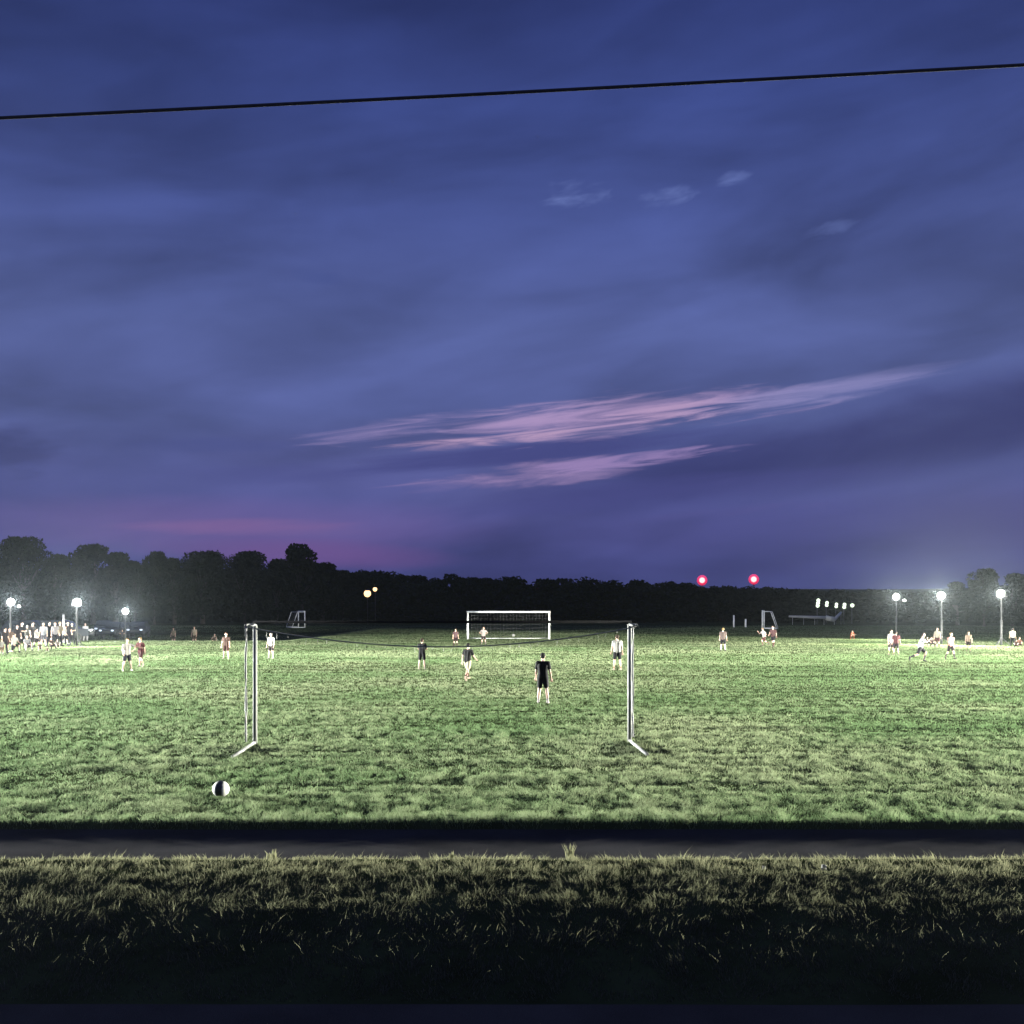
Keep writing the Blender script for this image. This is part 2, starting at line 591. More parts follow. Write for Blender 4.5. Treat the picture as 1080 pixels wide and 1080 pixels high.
def ball(p, r, label, band=True):
    me = bpy.data.meshes.new('soccer_ball')
    bm = bmesh.new()
    bmesh.ops.create_icosphere(bm, subdivisions=5, radius=r)
    ico = bmesh.new(); bmesh.ops.create_icosphere(ico, subdivisions=1, radius=1)
    dirs = [v.co.normalized() for v in ico.verts]; ico.free()
    rot = Matrix.Rotation(R(31.7), 3, 'Y')
    dirs = [rot @ d for d in dirs]
    for f in bm.faces:
        c = f.calc_center_median().normalized()
        if band:
            dark = abs(c.x + .05) < .36 and (c.z > -.9) and c.y < .75
        else:
            dark = max(c.dot(d) for d in dirs) > math.cos(R(20))
        f.material_index = 1 if dark else 0
        f.smooth = True
    for v in bm.verts:                                            # stitched panel seams
        c = v.co.normalized()
        seam = abs(abs(c.x + .05) - .36) < .03 or abs(c.z) < .02
        if seam: v.co *= .985
    bm.to_mesh(me); bm.free()
    me.materials.append(ball_white); me.materials.append(ball_black)
    o = bpy.data.objects.new('soccer_ball', me); COL.objects.link(o)
    o.location = p; o.rotation_euler = (R(8), R(4), 0)
    tag(o, label, 'ball')


p = at(233, 841)
ball((p.x, p.y, gz(p.x, p.y) + .118), .115, 'white ball with broad black panel lying on grass before the near goal')
p = at(541.5, 671.5)
ball((p.x, p.y, gz(p.x, p.y) + .14), .14, 'tiny white ball seen through the far goal', False)

# ------------------------------------------------------------------ people
HCACHE = {}


def fk(pose):
    """joint positions of a 1.75 m figure facing -Y; angles in degrees"""
    P = dict(lean=2, twist=0, hl=(3, 5, 4), hr=(3, 5, 4), al=(4, 10, 15, 6), ar=(4, 10, 15, 6), head=0)
    P.update(pose)
    J = {}
    L = R(P['lean'])
    up = Vector((0, -math.sin(L), math.cos(L)))
    pel = Vector((0, 0, .93))
    J['pel'] = pel
    J['waist'] = pel + up * .17
    J['chest'] = pel + up * .36
    J['neck'] = pel + up * .53
    hd = R(P['lean'] * .4 + P['head'])
    hu = Vector((0, -math.sin(hd), math.cos(hd)))
    J['nb'] = J['neck'] + hu * .07 + Vector((0, -.01, 0))
    J['head'] = J['neck'] + hu * .175 + Vector((0, -.025, 0))
    J['hu'] = hu
    for nm, s, k in (('l', 1, 'hl'), ('r', -1, 'hr')):
        a, kn, ab = [R(v) for v in P[k]]
        hip = pel + Vector((s * .088, 0, -.03))
        d = lambda q: Vector((s * math.sin(ab) , -math.sin(q) * math.cos(ab), -math.cos(q) * math.cos(ab)))
        knee = hip + d(a) * .42
        ank = knee + d(a - kn) * .41
        J['hip' + nm], J['knee' + nm], J['ank' + nm] = hip, knee, ank
        q = a - kn
        fp = R(80) + q if q > R(-35) else q + R(62)
        J['toe' + nm] = ank + Vector((s * .02, -math.sin(fp) * .17, -math.cos(fp) * .17 - .02))
    for nm, s, k in (('l', 1, 'al'), ('r', -1, 'ar')):
        a, ab, e, fab = [R(v) for v in P[k]]
        a += L * .5
        sh = J['neck'] + up * -.06 + Vector((s * .185, 0, 0))
        el = sh + Vector((s * math.sin(ab), -math.sin(a) * math.cos(ab), -math.cos(a) * math.cos(ab))) * .285
        q = a + e
        fd = Vector((s * math.sin(fab), -math.sin(q) * math.cos(fab), -math.cos(q) * math.cos(fab)))
        wr = el + fd * .25
        J['sh' + nm], J['el' + nm], J['wr' + nm], J['fd' + nm] = sh, el, wr, fd
    return J


def remesh(mb, vox, sm=3):
    me = mb.mesh('tmp')
    o = bpy.data.objects.new('tmp', me); COL.objects.link(o)
    r = o.modifiers.new('r', 'REMESH'); r.mode = 'VOXEL'; r.voxel_size = vox; r.use_smooth_shade = True
    s = o.modifiers.new('s', 'SMOOTH'); s.iterations = sm; s.factor = .5
    dg = bpy.context.evaluated_depsgraph_get()
    out = bpy.data.meshes.new_from_object(o.evaluated_get(dg))
    bpy.data.objects.remove(o); bpy.data.meshes.remove(me)
    out.polygons.foreach_set('use_smooth', [True] * len(out.polygons))
    return out


def figure(key, pose, long_legs=False, long_sleeves=False, long_hair=False):
    ck = (key, long_legs, long_sleeves, long_hair)
    if ck in HCACHE: return HCACHE[ck]
    J = fk(pose)
    b = MB(); c = b.capsule
    # torso
    for s in (-1, 1):
        X = Vector((s, 0, 0))
        c(J['pel'] + X * .07, .112, J['waist'] + X * .055, .098)
        c(J['waist'] + X * .055, .098, J['chest'] + X * .075, .112)
        c(J['chest'] + X * .075, .112, J['neck'] + X * .11 - Vector((0, 0, .08)), .075)
    c(J['shl'], .066, J['shr'], .066)
    c(J['neck'] - Vector((0, 0, .06)), .07, J['nb'], .052)
    c(J['nb'], .052, J['head'] - J['hu'] * .04, .055)
    h = J['head']; hu = J['hu']; fw = Vector((0, -1, 0)); fw = (fw - hu * fw.dot(hu)).normalized()
    rot = Matrix((Vector((1, 0, 0)), -fw, hu)).transposed()
    b.ell(h + hu * .025 - fw * .008, (.076, .095, .10), 16, 10, rot)
    b.ell(h - hu * .045 + fw * .022, (.056, .066, .068), 14, 9, rot)
    c(h + fw * .088 + hu * .012, .010, h + fw * .104 - hu * .018, .013)
    c(h + fw * .083 - hu * .048 - Vector((.016, 0, 0)), .009, h + fw * .083 - hu * .048 + Vector((.016, 0, 0)), .009)
    for s in (-1, 1):
        b.ell(h + Vector((s * .079, 0, 0)) - fw * .006 - hu * .005, (.012, .022, .034), 10, 6, rot)
        c(h + fw * .082 + hu * .032 + Vector((s * .018, 0, 0)), .010, h + fw * .074 + hu * .032 + Vector((s * .045, 0, 0)), .009)
    for nm, s in (('l', 1), ('r', -1)):
        c(J['hip' + nm], .098, J['knee' + nm], .058)
        kn, an = J['knee' + nm], J['ank' + nm]
        m = kn.lerp(an, .32)
        c(kn, .057, m + Vector((0, .012, 0)), .060)
        c(m + Vector((0, .012, 0)), .060, an, .036)
        c(an + Vector((0, .025, -.03)), .038, J['toe' + nm], .030)
        sh, el, wr, fd = J['sh' + nm], J['el' + nm], J['wr' + nm], J['fd' + nm]
        c(sh, .060, el, .041); c(el, .042, wr, .028)
        # hand: palm, four unequal curled fingers, thumb off the side
        sd = Vector((0, -1, 0)).cross(fd)
        sd = (sd if sd.length > .1 else Vector((1, 0, 0))).normalized() * s
        inn = fd.cross(sd).normalized()
        if inn.x * s > 0: inn = -inn
        ax = fd.cross(inn).normalized()
        c(wr, .027, wr + fd * .075, .034)
        for k, ln in enumerate((.072, .080, .074, .058)):
            base = wr + fd * .085 + ax * (k - 1.5) * .021
            mid = base + fd * ln * .6 + inn * .010
            c(base, .0105, mid, .0098); c(mid, .0098, mid + fd * ln * .4 + inn * .022, .009)
        tb = wr + fd * .03 + ax * -.030
        tm = tb + fd * .035 - ax * .026 + inn * .008
        c(tb, .013, tm, .0115); c(tm, .0115, tm + fd * .030 + inn * .010, .010)
    body = remesh(b, .0085, 2)
    # shirt
    b = MB(); c = b.capsule
    for s in (-1, 1):
        X = Vector((s, 0, 0))
        c(J['pel'] + X * .066 + Vector((0, 0, .0)), .130, J['waist'] + X * .058, .118)
        c(J['waist'] + X * .058, .118, J['chest'] + X * .078, .128)
        c(J['chest'] + X * .078, .128, J['neck'] + X * .11 - Vector((0, 0, .085)), .090)
    c(J['shl'], .078, J['shr'], .078)
    for nm in 'lr':
        sh, el, wr = J['sh' + nm], J['el' + nm], J['wr' + nm]
        if long_sleeves:
            c(sh, .074, el, .056); c(el, .056, el.lerp(wr, .95), .040)
        else:
            c(sh, .076, sh.lerp(el, .62), .068)
    shirt = remesh(b, .013, 3)
    # shorts or trousers
    b = MB(); c = b.capsule
    for s in (-1, 1):
        X = Vector((s, 0, 0))
        c(J['pel'] + X * .07, .124, J['pel'] + X * .066 + (J['waist'] - J['pel']) * .4, .112)
    for nm in 'lr':
        hp, kn, an = J['hip' + nm], J['knee' + nm], J['ank' + nm]
        if long_legs:
            c(hp, .112, kn, .078); c(kn, .078, kn.lerp(an, .93), .062)
        else:
            c(hp, .114, hp.lerp(kn, .72), .096)
    shorts = remesh(b, .013, 3)
    # hair
    b = MB()
    b.ell(h + hu * .040 - fw * .022, (.086, .098, .096), 16, 10, rot)
    b.ell(h - fw * .055 - hu * .01, (.072, .045, .075), 14, 8, rot)
    if long_hair:
        b.capsule(h - fw * .095 + hu * .03, .035, h - fw * .13 - hu * .13, .022)
    hair = remesh(b, .010, 2)
    extra = []
    for nm in 'lr':
        b = MB()
        an, tt = J['ank' + nm], J['toe' + nm]
        b.capsule(an + Vector((0, .03, -.035)), .046, tt + Vector((0, 0, .0)), .038)
        b.capsule(an + Vector((0, .005, .0)), .044, an + Vector((0, .02, -.04)), .046)
        shoe = remesh(b, .010, 2)
        b = MB()
        kn = J['knee' + nm]
        b.capsule(kn.lerp(an, .42), .062, kn.lerp(an, .9), .043)
        sock = remesh(b, .011, 2)
        extra.append((shoe, sock))
    allm = [body, shirt, shorts, hair] + [m for e in extra for m in e]
    zmin = min(min(v.co.z for v in m.vertices) for m in allm)
    for m in allm:
        m.transform(Matrix.Translation((0, 0, -zmin)))
        m.materials.append(None)
    zmax = max(v.co.z for v in hair.vertices)
    HCACHE[ck] = (body, shirt, shorts, hair, extra, max(zmax, .5))
    return HCACHE[ck]


POSES = {
    'stand': dict(hl=(4, 6, 5), hr=(0, 4, 6), al=(5, 11, 18, 5), ar=(2, 12, 12, 8)),
    'hips': dict(hl=(2, 4, 9), hr=(4, 8, 7), al=(-12, 42, 30, -58), ar=(-12, 42, 30, -58)),
    'walk': dict(lean=5, hl=(24, 12, 2), hr=(-16, 22, 2), al=(-22, 9, 20, 4), ar=(24, 9, 28, 4)),
    'run': dict(lean=14, hl=(48, 62, 2), hr=(-22, 48, 3), al=(-42, 12, 80, 0), ar=(42, 10, 85, -8)),
    'ready': dict(lean=16, hl=(24, 34, 15), hr=(22, 34, 16), al=(20, 18, 45, 2), ar=(20, 18, 45, 2), head=-8),
    'reach': dict(lean=3, hl=(6, 6, 7), hr=(-6, 8, 6), al=(165, 10, 8, 5), ar=(6, 14, 20, 4)),
    'fold': dict(lean=1, hl=(3, 5, 6), hr=(2, 4, 6), al=(26, 10, 62, -62), ar=(30, 10, 58, -58)),
    'point': dict(lean=3, hl=(8, 8, 8), hr=(-6, 8, 7), al=(50, 55, 20, 60), ar=(10, 14, 25, 2)),
    'crouch': dict(lean=32, hl=(102, 128, 14), hr=(96, 124, 14), al=(35, 10, 30, 0), ar=(35, 10, 30, 0), head=-18),
    'sit': dict(lean=-6, hl=(112, 96, 10), hr=(104, 88, 12), al=(48, 8, 26, -8), ar=(44, 10, 32, -8), head=6),
    'kneel': dict(lean=8, hl=(88, 92, 6), hr=(2, 88, 5), al=(22, 10, 40, 0), ar=(18, 12, 34, 0)),
}
CLOTH = {}


def cloth(c):
    if c not in CLOTH:
        CLOTH[c] = mat('fabric_%d' % len(CLOTH), tuple(.29 * v for v in lin(*c)), .85, 0, .10, 14, 0, .2)
    return CLOTH[c]


SK = [mat('skin_pale', (.33, .21, .16), .55, 0, .06, 6), mat('skin_tan', (.24, .145, .10), .55, 0, .06, 6), mat('skin_brown', (.14, .075, .05), .5, 0, .06, 6)]
HR = {'black': (22, 20, 22), 'brown': (62, 44, 32), 'blond': (176, 148, 98), 'grey': (170, 168, 165), 'red': (120, 66, 36)}


def slot(o, m):
    o.material_slots[0].link = 'OBJECT'
    o.material_slots[0].material = m


def person(px, foot, hpx, pose, face, shirt, shorts, label, skin=0, hair='brown', sock=(225, 225, 225), shoe=(40, 40, 42),
           ll=False, ls=False, lh=False, group=None, z=None, Y=None):
    """feet at picture row foot, hpx rows tall"""
    body, sh, st, hr, extra, H = figure(pose, POSES[pose], ll, ls, lh)
    if Y is None:
        p = at(px, foot, 0.0)
        for _ in range(3):
            p = at(px, foot, gz(p.x, p.y))
    else:
        p = Vector(((px - 540) / F * Y, Y, 0)); p.z = gz(p.x, p.y)
    s = hpx / F * p.y / H
    o = bpy.data.objects.new('person', body); COL.objects.link(o)
    slot(o, SK[skin])
    o.location = (p.x, p.y, gz(p.x, p.y) - .004); o.rotation_euler = (0, 0, R(face)); o.scale = (s, s, s)
    tag(o, label, 'person', group)
    def kid(nm, me, m):
        k = bpy.data.objects.new(nm, me); COL.objects.link(k); slot(k, m); k.parent = o
    kid('shirt', sh, cloth(shirt)); kid('trousers' if ll else 'shorts', st, cloth(shorts)); kid('hair', hr, cloth(HR[hair]))
    for se, so in extra:
        kid('shoe', se, cloth(shoe))
        if not ll: kid('sock', so, cloth(sock))
    return o


G1 = 'players on the field'
W, BK, MR, PK = (232, 230, 226), (34, 34, 40), (96, 36, 42), (228, 168, 160)
NV, GY_, TN, CR = (40, 44, 66), (120, 120, 126), (196, 160, 126), (236, 228, 200)
person(572.5, 742, 54, 'stand', 172, (30, 31, 36), (36, 38, 44), 'player in black shirt and dark shorts standing nearest the near goal, seen from behind', 0, 'black', W, (235, 225, 222), group=G1)
person(493, 718, 40, 'walk', 150, (28, 28, 32), CR, 'player in black shirt and cream shorts walking away near the middle of the field', 0, 'black', (120, 90, 80), (215, 190, 170), group=G1)
person(445, 706, 33, 'fold', 170, (32, 32, 38), (30, 30, 36), 'player all in black with pale legs standing left of the player in cream shorts', 0, 'brown', (222, 208, 198), (215, 200, 190), group=G1)
person(651, 707, 38, 'stand', 185, W, BK, 'player in white shirt and black shorts beside the right post of the near goal', 0, 'brown', (190, 150, 120), (225, 205, 190), group=G1)
person(480.5, 682, 19, 'stand', 10, (120, 92, 96), (58, 36, 42), 'small distant player in dull mauve shirt and dark shorts left of the far goal', 0, 'brown', (70, 44, 48), BK, group=G1)
person(510, 680.5, 19.5, 'hips', 5, (226, 212, 206), (60, 42, 46), 'goalkeeper in pale shirt standing in the mouth of the far goal', 0, 'blond', (160, 150, 140), BK, group=G1)
person(134, 708, 35, 'point', 35, (224, 220, 214), (52, 54, 66), 'player in white shirt and dark shorts stretching an arm towards the maroon player', 0, 'blond', (220, 196, 178), (230, 220, 210), group=G1)
person(148.5, 704, 32, 'walk', -20, MR, (70, 30, 36), 'player in maroon kit beside the white shirted player with outstretched arm', 0, 'blond', (225, 195, 175), (200, 190, 180), group=G1)
person(238.5, 695, 28, 'stand', 0, (104, 78, 70), (84, 50, 46), 'player in brown shirt and dark red shorts just left of the near goal', 0, 'red', (222, 200, 188), (200, 190, 180), lh=True, group=G1)
person(286, 694.5, 27, 'stand', -15, (236, 234, 228), (60, 50, 52), 'player in white shirt seen just inside the left post of the near goal', 0, 'grey', (226, 216, 206), (210, 205, 200), group=G1)
person(762.5, 687, 25, 'stand', 165, (120, 104, 100), (30, 30, 36), 'lone player with dark shorts and white socks on the right half of the field', 0, 'blond', W, (60, 55, 55), group=G1)
person(806, 681, 19, 'run', -70, (220, 214, 208), (104, 62, 62), 'running player in white shirt below the sideways distant goal', 0, 'blond', (150, 110, 100), (120, 100, 95), group=G1)
person(815.5, 683, 23, 'walk', -30, (120, 84, 86), (40, 38, 46), 'player in dusky rose shirt close behind the running white shirted player', 0, 'brown', (120, 80, 74), (110, 90, 84), group=G1)
person(939.5, 691, 27, 'stand', 20, (214, 204, 206), (70, 56, 62), 'player in white and grey shirt overlapping a darker player under the leftmost right hand lamp', 0, 'brown', (150, 160, 110), (150, 140, 120), group=G1)
person(945, 691.5, 26, 'stand', 160, (110, 62, 66), (44, 36, 44), 'player in dull red shirt right behind the white and grey shirted player', 1, 'black', (140, 150, 100), (130, 130, 110), group=G1)
person(970.5, 698, 31, 'run', 75, (226, 228, 234), (44, 42, 48), 'player in white shirt leaning forward in a run on the right side', 0, 'black', (70, 68, 74), (60, 58, 60), group=G1)
person(1002.5, 696, 29, 'walk', 15, PK, (54, 44, 46), 'player in pink shirt and dark shorts on the right side of the field', 0, 'blond', (80, 70, 72), (70, 60, 60), group=G1)
person(1021.5, 687.5, 21.5, 'stand', -10, (226, 196, 170), (80, 66, 62), 'player in light tan shirt standing right of the pink shirted player', 0, 'blond', (180, 175, 130), (120, 110, 100), group=G1)
# beyond the edge of the field on the left, legs hidden by the drop
person(183, 0, 17, 'stand', 0, (176, 160, 138), (110, 100, 88), 'distant person in beige top beyond the left field edge, legs hidden, dimmer of the two', 0, 'brown', Y=112)
person(205, 0, 19, 'stand', 0, (232, 214, 190), (120, 104, 92), 'distant person in cream top beyond the left field edge, legs hidden, brighter of the two', 0, 'blond', Y=110)
person(227, 0, 12, 'crouch', 0, (190, 176, 160), (110, 104, 96), 'faint small crouching figure beyond the field edge left of the brown shirted player', 0, 'grey', Y=108)
person(898, 674, 9, 'crouch', 15, (240, 120, 84), (214, 96, 70), 'person in bright orange crouching at the far right edge of the lit grass', 1, 'red', (230, 120, 80), (200, 90, 70))
# right touchline
G3 = 'people on the right touchline'
person(988.5, 683, 21, 'stand', -15, (196, 190, 170), (104, 56, 58), 'spectator in pale top and dark red shorts beside the middle right lamp pole', 0, 'brown', (90, 60, 60), (70, 60, 60), group=G3)
person(983, 682, 9.5, 'sit', -10, (120, 100, 98), (70, 62, 64), 'person in grey brown top sitting on the ground left of the middle right lamp pole', 0, 'brown', ll=True, group=G3)
person(978, 681, 9, 'sit', 10, (62, 56, 60), (48, 44, 48), 'person in dark clothes sitting on the ground behind the leaning runner', 0, 'black', ll=True, group=G3)
person(1068, 682, 19.5, 'stand', 150, (238, 232, 220), (32, 32, 38), 'spectator in white top and black trousers standing right of the rightmost lamp pole', 0, 'black', ll=True, group=G3)
person(1075.5, 683, 11, 'sit', -20, (150, 110, 92), (96, 72, 64), 'person in brown top sitting on the ground at the right picture edge', 0, 'brown', ll=True, group=G3)
person(1072, 683.5, 9, 'sit', -30, (112, 84, 76), (80, 62, 58), 'person in dull brown sitting between the white topped spectator and the edge sitter', 0, 'brown', ll=True, group=G3)
# left touchline crowd
G2 = 'spectators on the left touchline'
person(90, 676.5, 19.5, 'stand', 20, (226, 226, 232), (220, 220, 226), 'spectator all in white standing alone right of the second left lamp pole', 0, 'grey', ll=True, ls=True, group=G2)
person(124, 675.5, 13, 'stand', -10, (150, 120, 116), (70, 62, 66), 'spectator in dull pink top standing behind the third left lamp', 0, 'brown', ll=True, group=G2)
person(129, 676, 12, 'hips', 20, (46, 44, 50), (40, 38, 44), 'spectator in dark clothes right beside the third left lamp pole', 1, 'black', ll=True, group=G2)
crowd = [
    (1.5, 691, 17, 'stand', 30, W, TN, 'blond', False, 'spectator in white shirt cut by the left picture edge'),
    (5, 689, 27, 'stand', 60, (70, 60, 66), (44, 40, 46), 'black', True, 'tall spectator in dark grey top at the left picture edge'),
    (10, 688, 26, 'hips', 40, (188, 150, 132), (120, 84, 74), 'brown', False, 'spectator in peach top under the first left lamp'),
    (14.5, 690, 22, 'kneel', 60, (248, 246, 240), (36, 38, 46), 'brown', False, 'kneeling spectator in bright white shirt under the first left lamp'),
    (18, 685, 26, 'stand', 30, (58, 44, 50), (48, 40, 46), 'black', True, 'spectator in dark maroon top behind the kneeling white shirt'),
    (23, 684, 28, 'fold', 50, (40, 42, 58), (34, 34, 42), 'black', True, 'tall spectator in navy top in the left part of the crowd'),
    (28.5, 687, 17, 'sit', 40, (214, 214, 220), (226, 226, 232), 'grey', False, 'seated spectator in pale grey shirt and white shorts'),
    (29, 683, 24, 'stand', 20, (168, 170, 160), (96, 92, 92), 'grey', False, 'spectator in sage grey shirt standing behind the seated pale grey one'),
    (34, 683, 27, 'stand', 70, (50, 36, 42), (44, 36, 42), 'black', True, 'spectator in black and dark red standing mid crowd'),
    (38.5, 684, 21, 'walk', 60, (226, 224, 222), (52, 40, 54), 'brown', False, 'spectator in white shirt and plum shorts turning right'),
    (42, 686.5, 9.5, 'sit', 30, (186, 172, 166), (120, 104, 100), 'brown', False, 'low seated spectator in light taupe top at the grass edge'),
    (46, 682.5, 26, 'stand', 10, (216, 218, 232), (150, 146, 160), 'grey', False, 'spectator in pale lilac shirt with grey hair mid crowd'),
    (50, 688, 6.5, 'crouch', 20, (222, 204, 186), (180, 160, 140), 'blond', False, 'very small crouching child in beige at the grass edge'),
    (52, 682, 26.5, 'hips', 50, (44, 42, 62), (38, 34, 46), 'black', True, 'spectator in dark indigo top with elbows out'),
    (54, 685, 13, 'sit', 50, (128, 100, 96), (92, 70, 70), 'brown', True, 'seated spectator in dusty brown in front of the dark indigo one'),
    (58, 682, 26, 'stand', 35, (206, 198, 208), (44, 40, 60), 'brown', True, 'spectator in pale mauve shirt right of the dark indigo one'),
    (60.5, 684.5, 10.5, 'sit', 30, (196, 186, 180), (140, 120, 116), 'blond', False, 'seated spectator in off white near the right of the crowd'),
    (63, 681.5, 26, 'stand', 60, (206, 186, 160), (38, 34, 52), 'blond', True, 'fair haired spectator in sand coloured shirt near the lampless pole'),
    (68, 681, 21, 'walk', 80, (228, 226, 226), (46, 42, 54), 'brown', False, 'spectator in white shirt stepping right below the lampless pole'),
    (71.5, 680.5, 25, 'stand', 30, (56, 48, 60), (42, 38, 50), 'black', True, 'spectator in dark purple top right of the lampless pole'),
    (76, 680, 23, 'fold', 20, (70, 70, 82), (44, 42, 50), 'grey', True, 'spectator in slate top with folded arms at the right end of the crowd'),
]
for (px, ft, hp, pose, fc, s1, s2, hc, ll, lab) in crowd:
    s1, s2 = [tuple(int(v * k_) for v in c_) for c_, k_ in ((s1, .8 if sum(s1) > 560 else .62), (s2, .7))]
    person(px, ft, hp, pose, fc, s1, s2, lab, random.choice((0, 0, 0, 1)), hc, ll=ll, group=G2)

# ------------------------------------------------------------------ light towers
lens_l = emis('lamp_lens_neutral', (1.0, .98, .93), 60)
lens_r = emis('lamp_lens_warm', (1.0, .95, .80), 60)
POWER = 150000.0
COLL, COLR = (.97, 1.0, .92), (1.0, 1.0, .85)


def lamp_light(root, p, power, col, rad=.16, spot=False):
    ld = bpy.data.lights.new('lamp_glow', 'SPOT' if spot else 'POINT')
    if spot:
        ld.spot_size = R(spot); ld.spot_blend = .35
    ld.energy = power; ld.color = col; ld.shadow_soft_size = rad
    lo = bpy.data.objects.new('lamp_glow', ld); COL.objects.link(lo)
    lo.parent = root; lo.location = p
    if spot: lo.rotation_euler = (R(-80), 0, 0)              # looks along local -Y, a little down
    return lo


def tower(x, y, h, aim, label, warm=False, second=None, power=.13, cone=168):
    """portable floodlight: three legged base, mast, one bright head facing the field"""
    z = gz(x, y)
    root = empty('floodlight_tower', (x, y, z), aim)             # head looks along local -Y
    for k in range(3):
        a = 2 * PI * k / 3 + .5
        b = MB(); b.tube([(math.cos(a) * .07, math.sin(a) * .07, .55), (math.cos(a) * .62, math.sin(a) * .62, .03)], .025, 8)
        lg = b.build('leg', pole_steel, root, True)
        b = MB(); b.ell((math.cos(a) * .62, math.sin(a) * .62, .03), (.06, .06, .035), 10, 6); b.build('foot', black_rubber, lg, True)
    b = MB(); b.tube([(0, 0, .05), (0, 0, h * .5), (0, 0, h * .5), (0, 0, h - .3)], [.075, .075, .055, .055], 12); b.build('mast', pole_steel, root, True)
    b = MB(); b.tube([(0, 0, .48), (0, 0, .62)], .09, 12); b.build('collar', dark_steel, root, True)
    b = MB(); b.tube([(-.35, 0, h), (-.35, 0, h - .32), (.35, 0, h - .32), (.35, 0, h)], .022, 8); b.build('yoke', dark_steel, root, True)
    tilt = Matrix.Rotation(R(8), 3, 'X')
    b = MB(); b.box((0, .03, h), (.5, .14, .42), tilt)
    for k in range(7): b.box((-.21 + .07 * k, .13, h), (.012, .07, .36), tilt)
    hd = b.build('lamp_head', dark_steel, root)
    b = MB(); b.ell((0, -.10, h), (.27, .12, .26), 22, 12); b.build('lens', lens_r if warm else lens_l, hd, True)
    lamp_light(root, (0, -.42, h), POWER * power, COLR if warm else COLL, spot=cone)
    if second:
        b = MB(); b.tube([(0, 0, h - .3), (second, 0, h - .42)], .02, 8); b.build('side_arm', dark_steel, root, True)
        b = MB(); b.box((second, .02, h - .33), (.24, .1, .2)); h2 = b.build('lamp_head', dark_steel, root)
        b = MB(); b.ell((second, -.045, h - .33), (.1, .03, .08), 14, 8); b.build('lens', lens_r if warm else lens_l, h2, True)
    tag(root, label, 'floodlight', 'floodlight towers along both touchlines')
    return root


def tower_px(px, foot, top, label, **k):
    p = at(px, foot)
    h = CAMH + (HY - top) / F * p.y
    aim = math.atan2(p.x - 0, 0 + 1e-9)                           # placeholder, replaced below
    d = Vector((0 - p.x, 48 - p.y))
    aim = math.atan2(d.x, -d.y)
    return tower(p.x, p.y, h, aim, label, **k)


tower_px(11, 679, 635, 'lit floodlight tower at the left picture edge above the crowd', second=.62)
tower_px(81, 681.5, 635.5, 'lit floodlight tower at the right end of the crowd, middle of the left three')
tower_px(132, 673, 636, 'lit floodlight tower right of the crowd, farthest of the left three')
tower_px(945.5, 674, 629.5, 'lit floodlight tower with a small second lamp, farthest of the right three', warm=True, second=.7)
tower_px(993, 679.5, 628, 'lit floodlight tower between runner and pink player, brightest of the right three', warm=True, power=.21)
tower_px(1056, 681, 626, 'lit floodlight tower beside the white topped spectator at the right edge', warm=True)
for s, X, lab in ((-1, -56.0, 'left'), (1, 58.0, 'right')):       # the rows go on towards us, beside the picture
    for Y, nm in ((64, 'second'), (44, 'first')):
        d = Vector((-X, (86 if Y > 50 else 27) - Y))
        tower(X, Y, 4.0, math.atan2(d.x, -d.y), 'lit floodlight tower beside the picture, %s from the road on the %s touchline' % (nm, lab), warm=s > 0, power=9.8 if Y < 50 else (3.4 if s < 0 else 4.0), cone=110 if Y < 50 else 70)

p = at(67, 678)
root = empty('bare_pole', (p.x, p.y, gz(p.x, p.y)))
hp = (678 - 648) / F * p.y
b = MB(); b.tube([(0, 0, -.1), (0, 0, hp)], [.10, .075], 12); b.build('pole', galv, root, True)
b = MB(); b.tube([(0, 0, hp - .02), (0, 0, hp + .06)], [.09, .06], 12); b.build('cap', dark_steel, root, True)
b = MB(); b.box((0, 0, .02), (.4, .4, .06)); b.build('base_plate', dark_steel, root)
tag(root, 'grey metal pole without a lamp standing in the crowd', 'pole')

# ------------------------------------------------------------------ parked vehicles at the back left
glass = mat('car_glass', (.02, .025, .03), .08, 0, .1, 3, 0, .8)
head_m = emis('headlight_glass', (.75, .85, 1.0), 1.2)
chrome = mat('chrome', (.6, .6, .62), .15, 1, .05, 4)


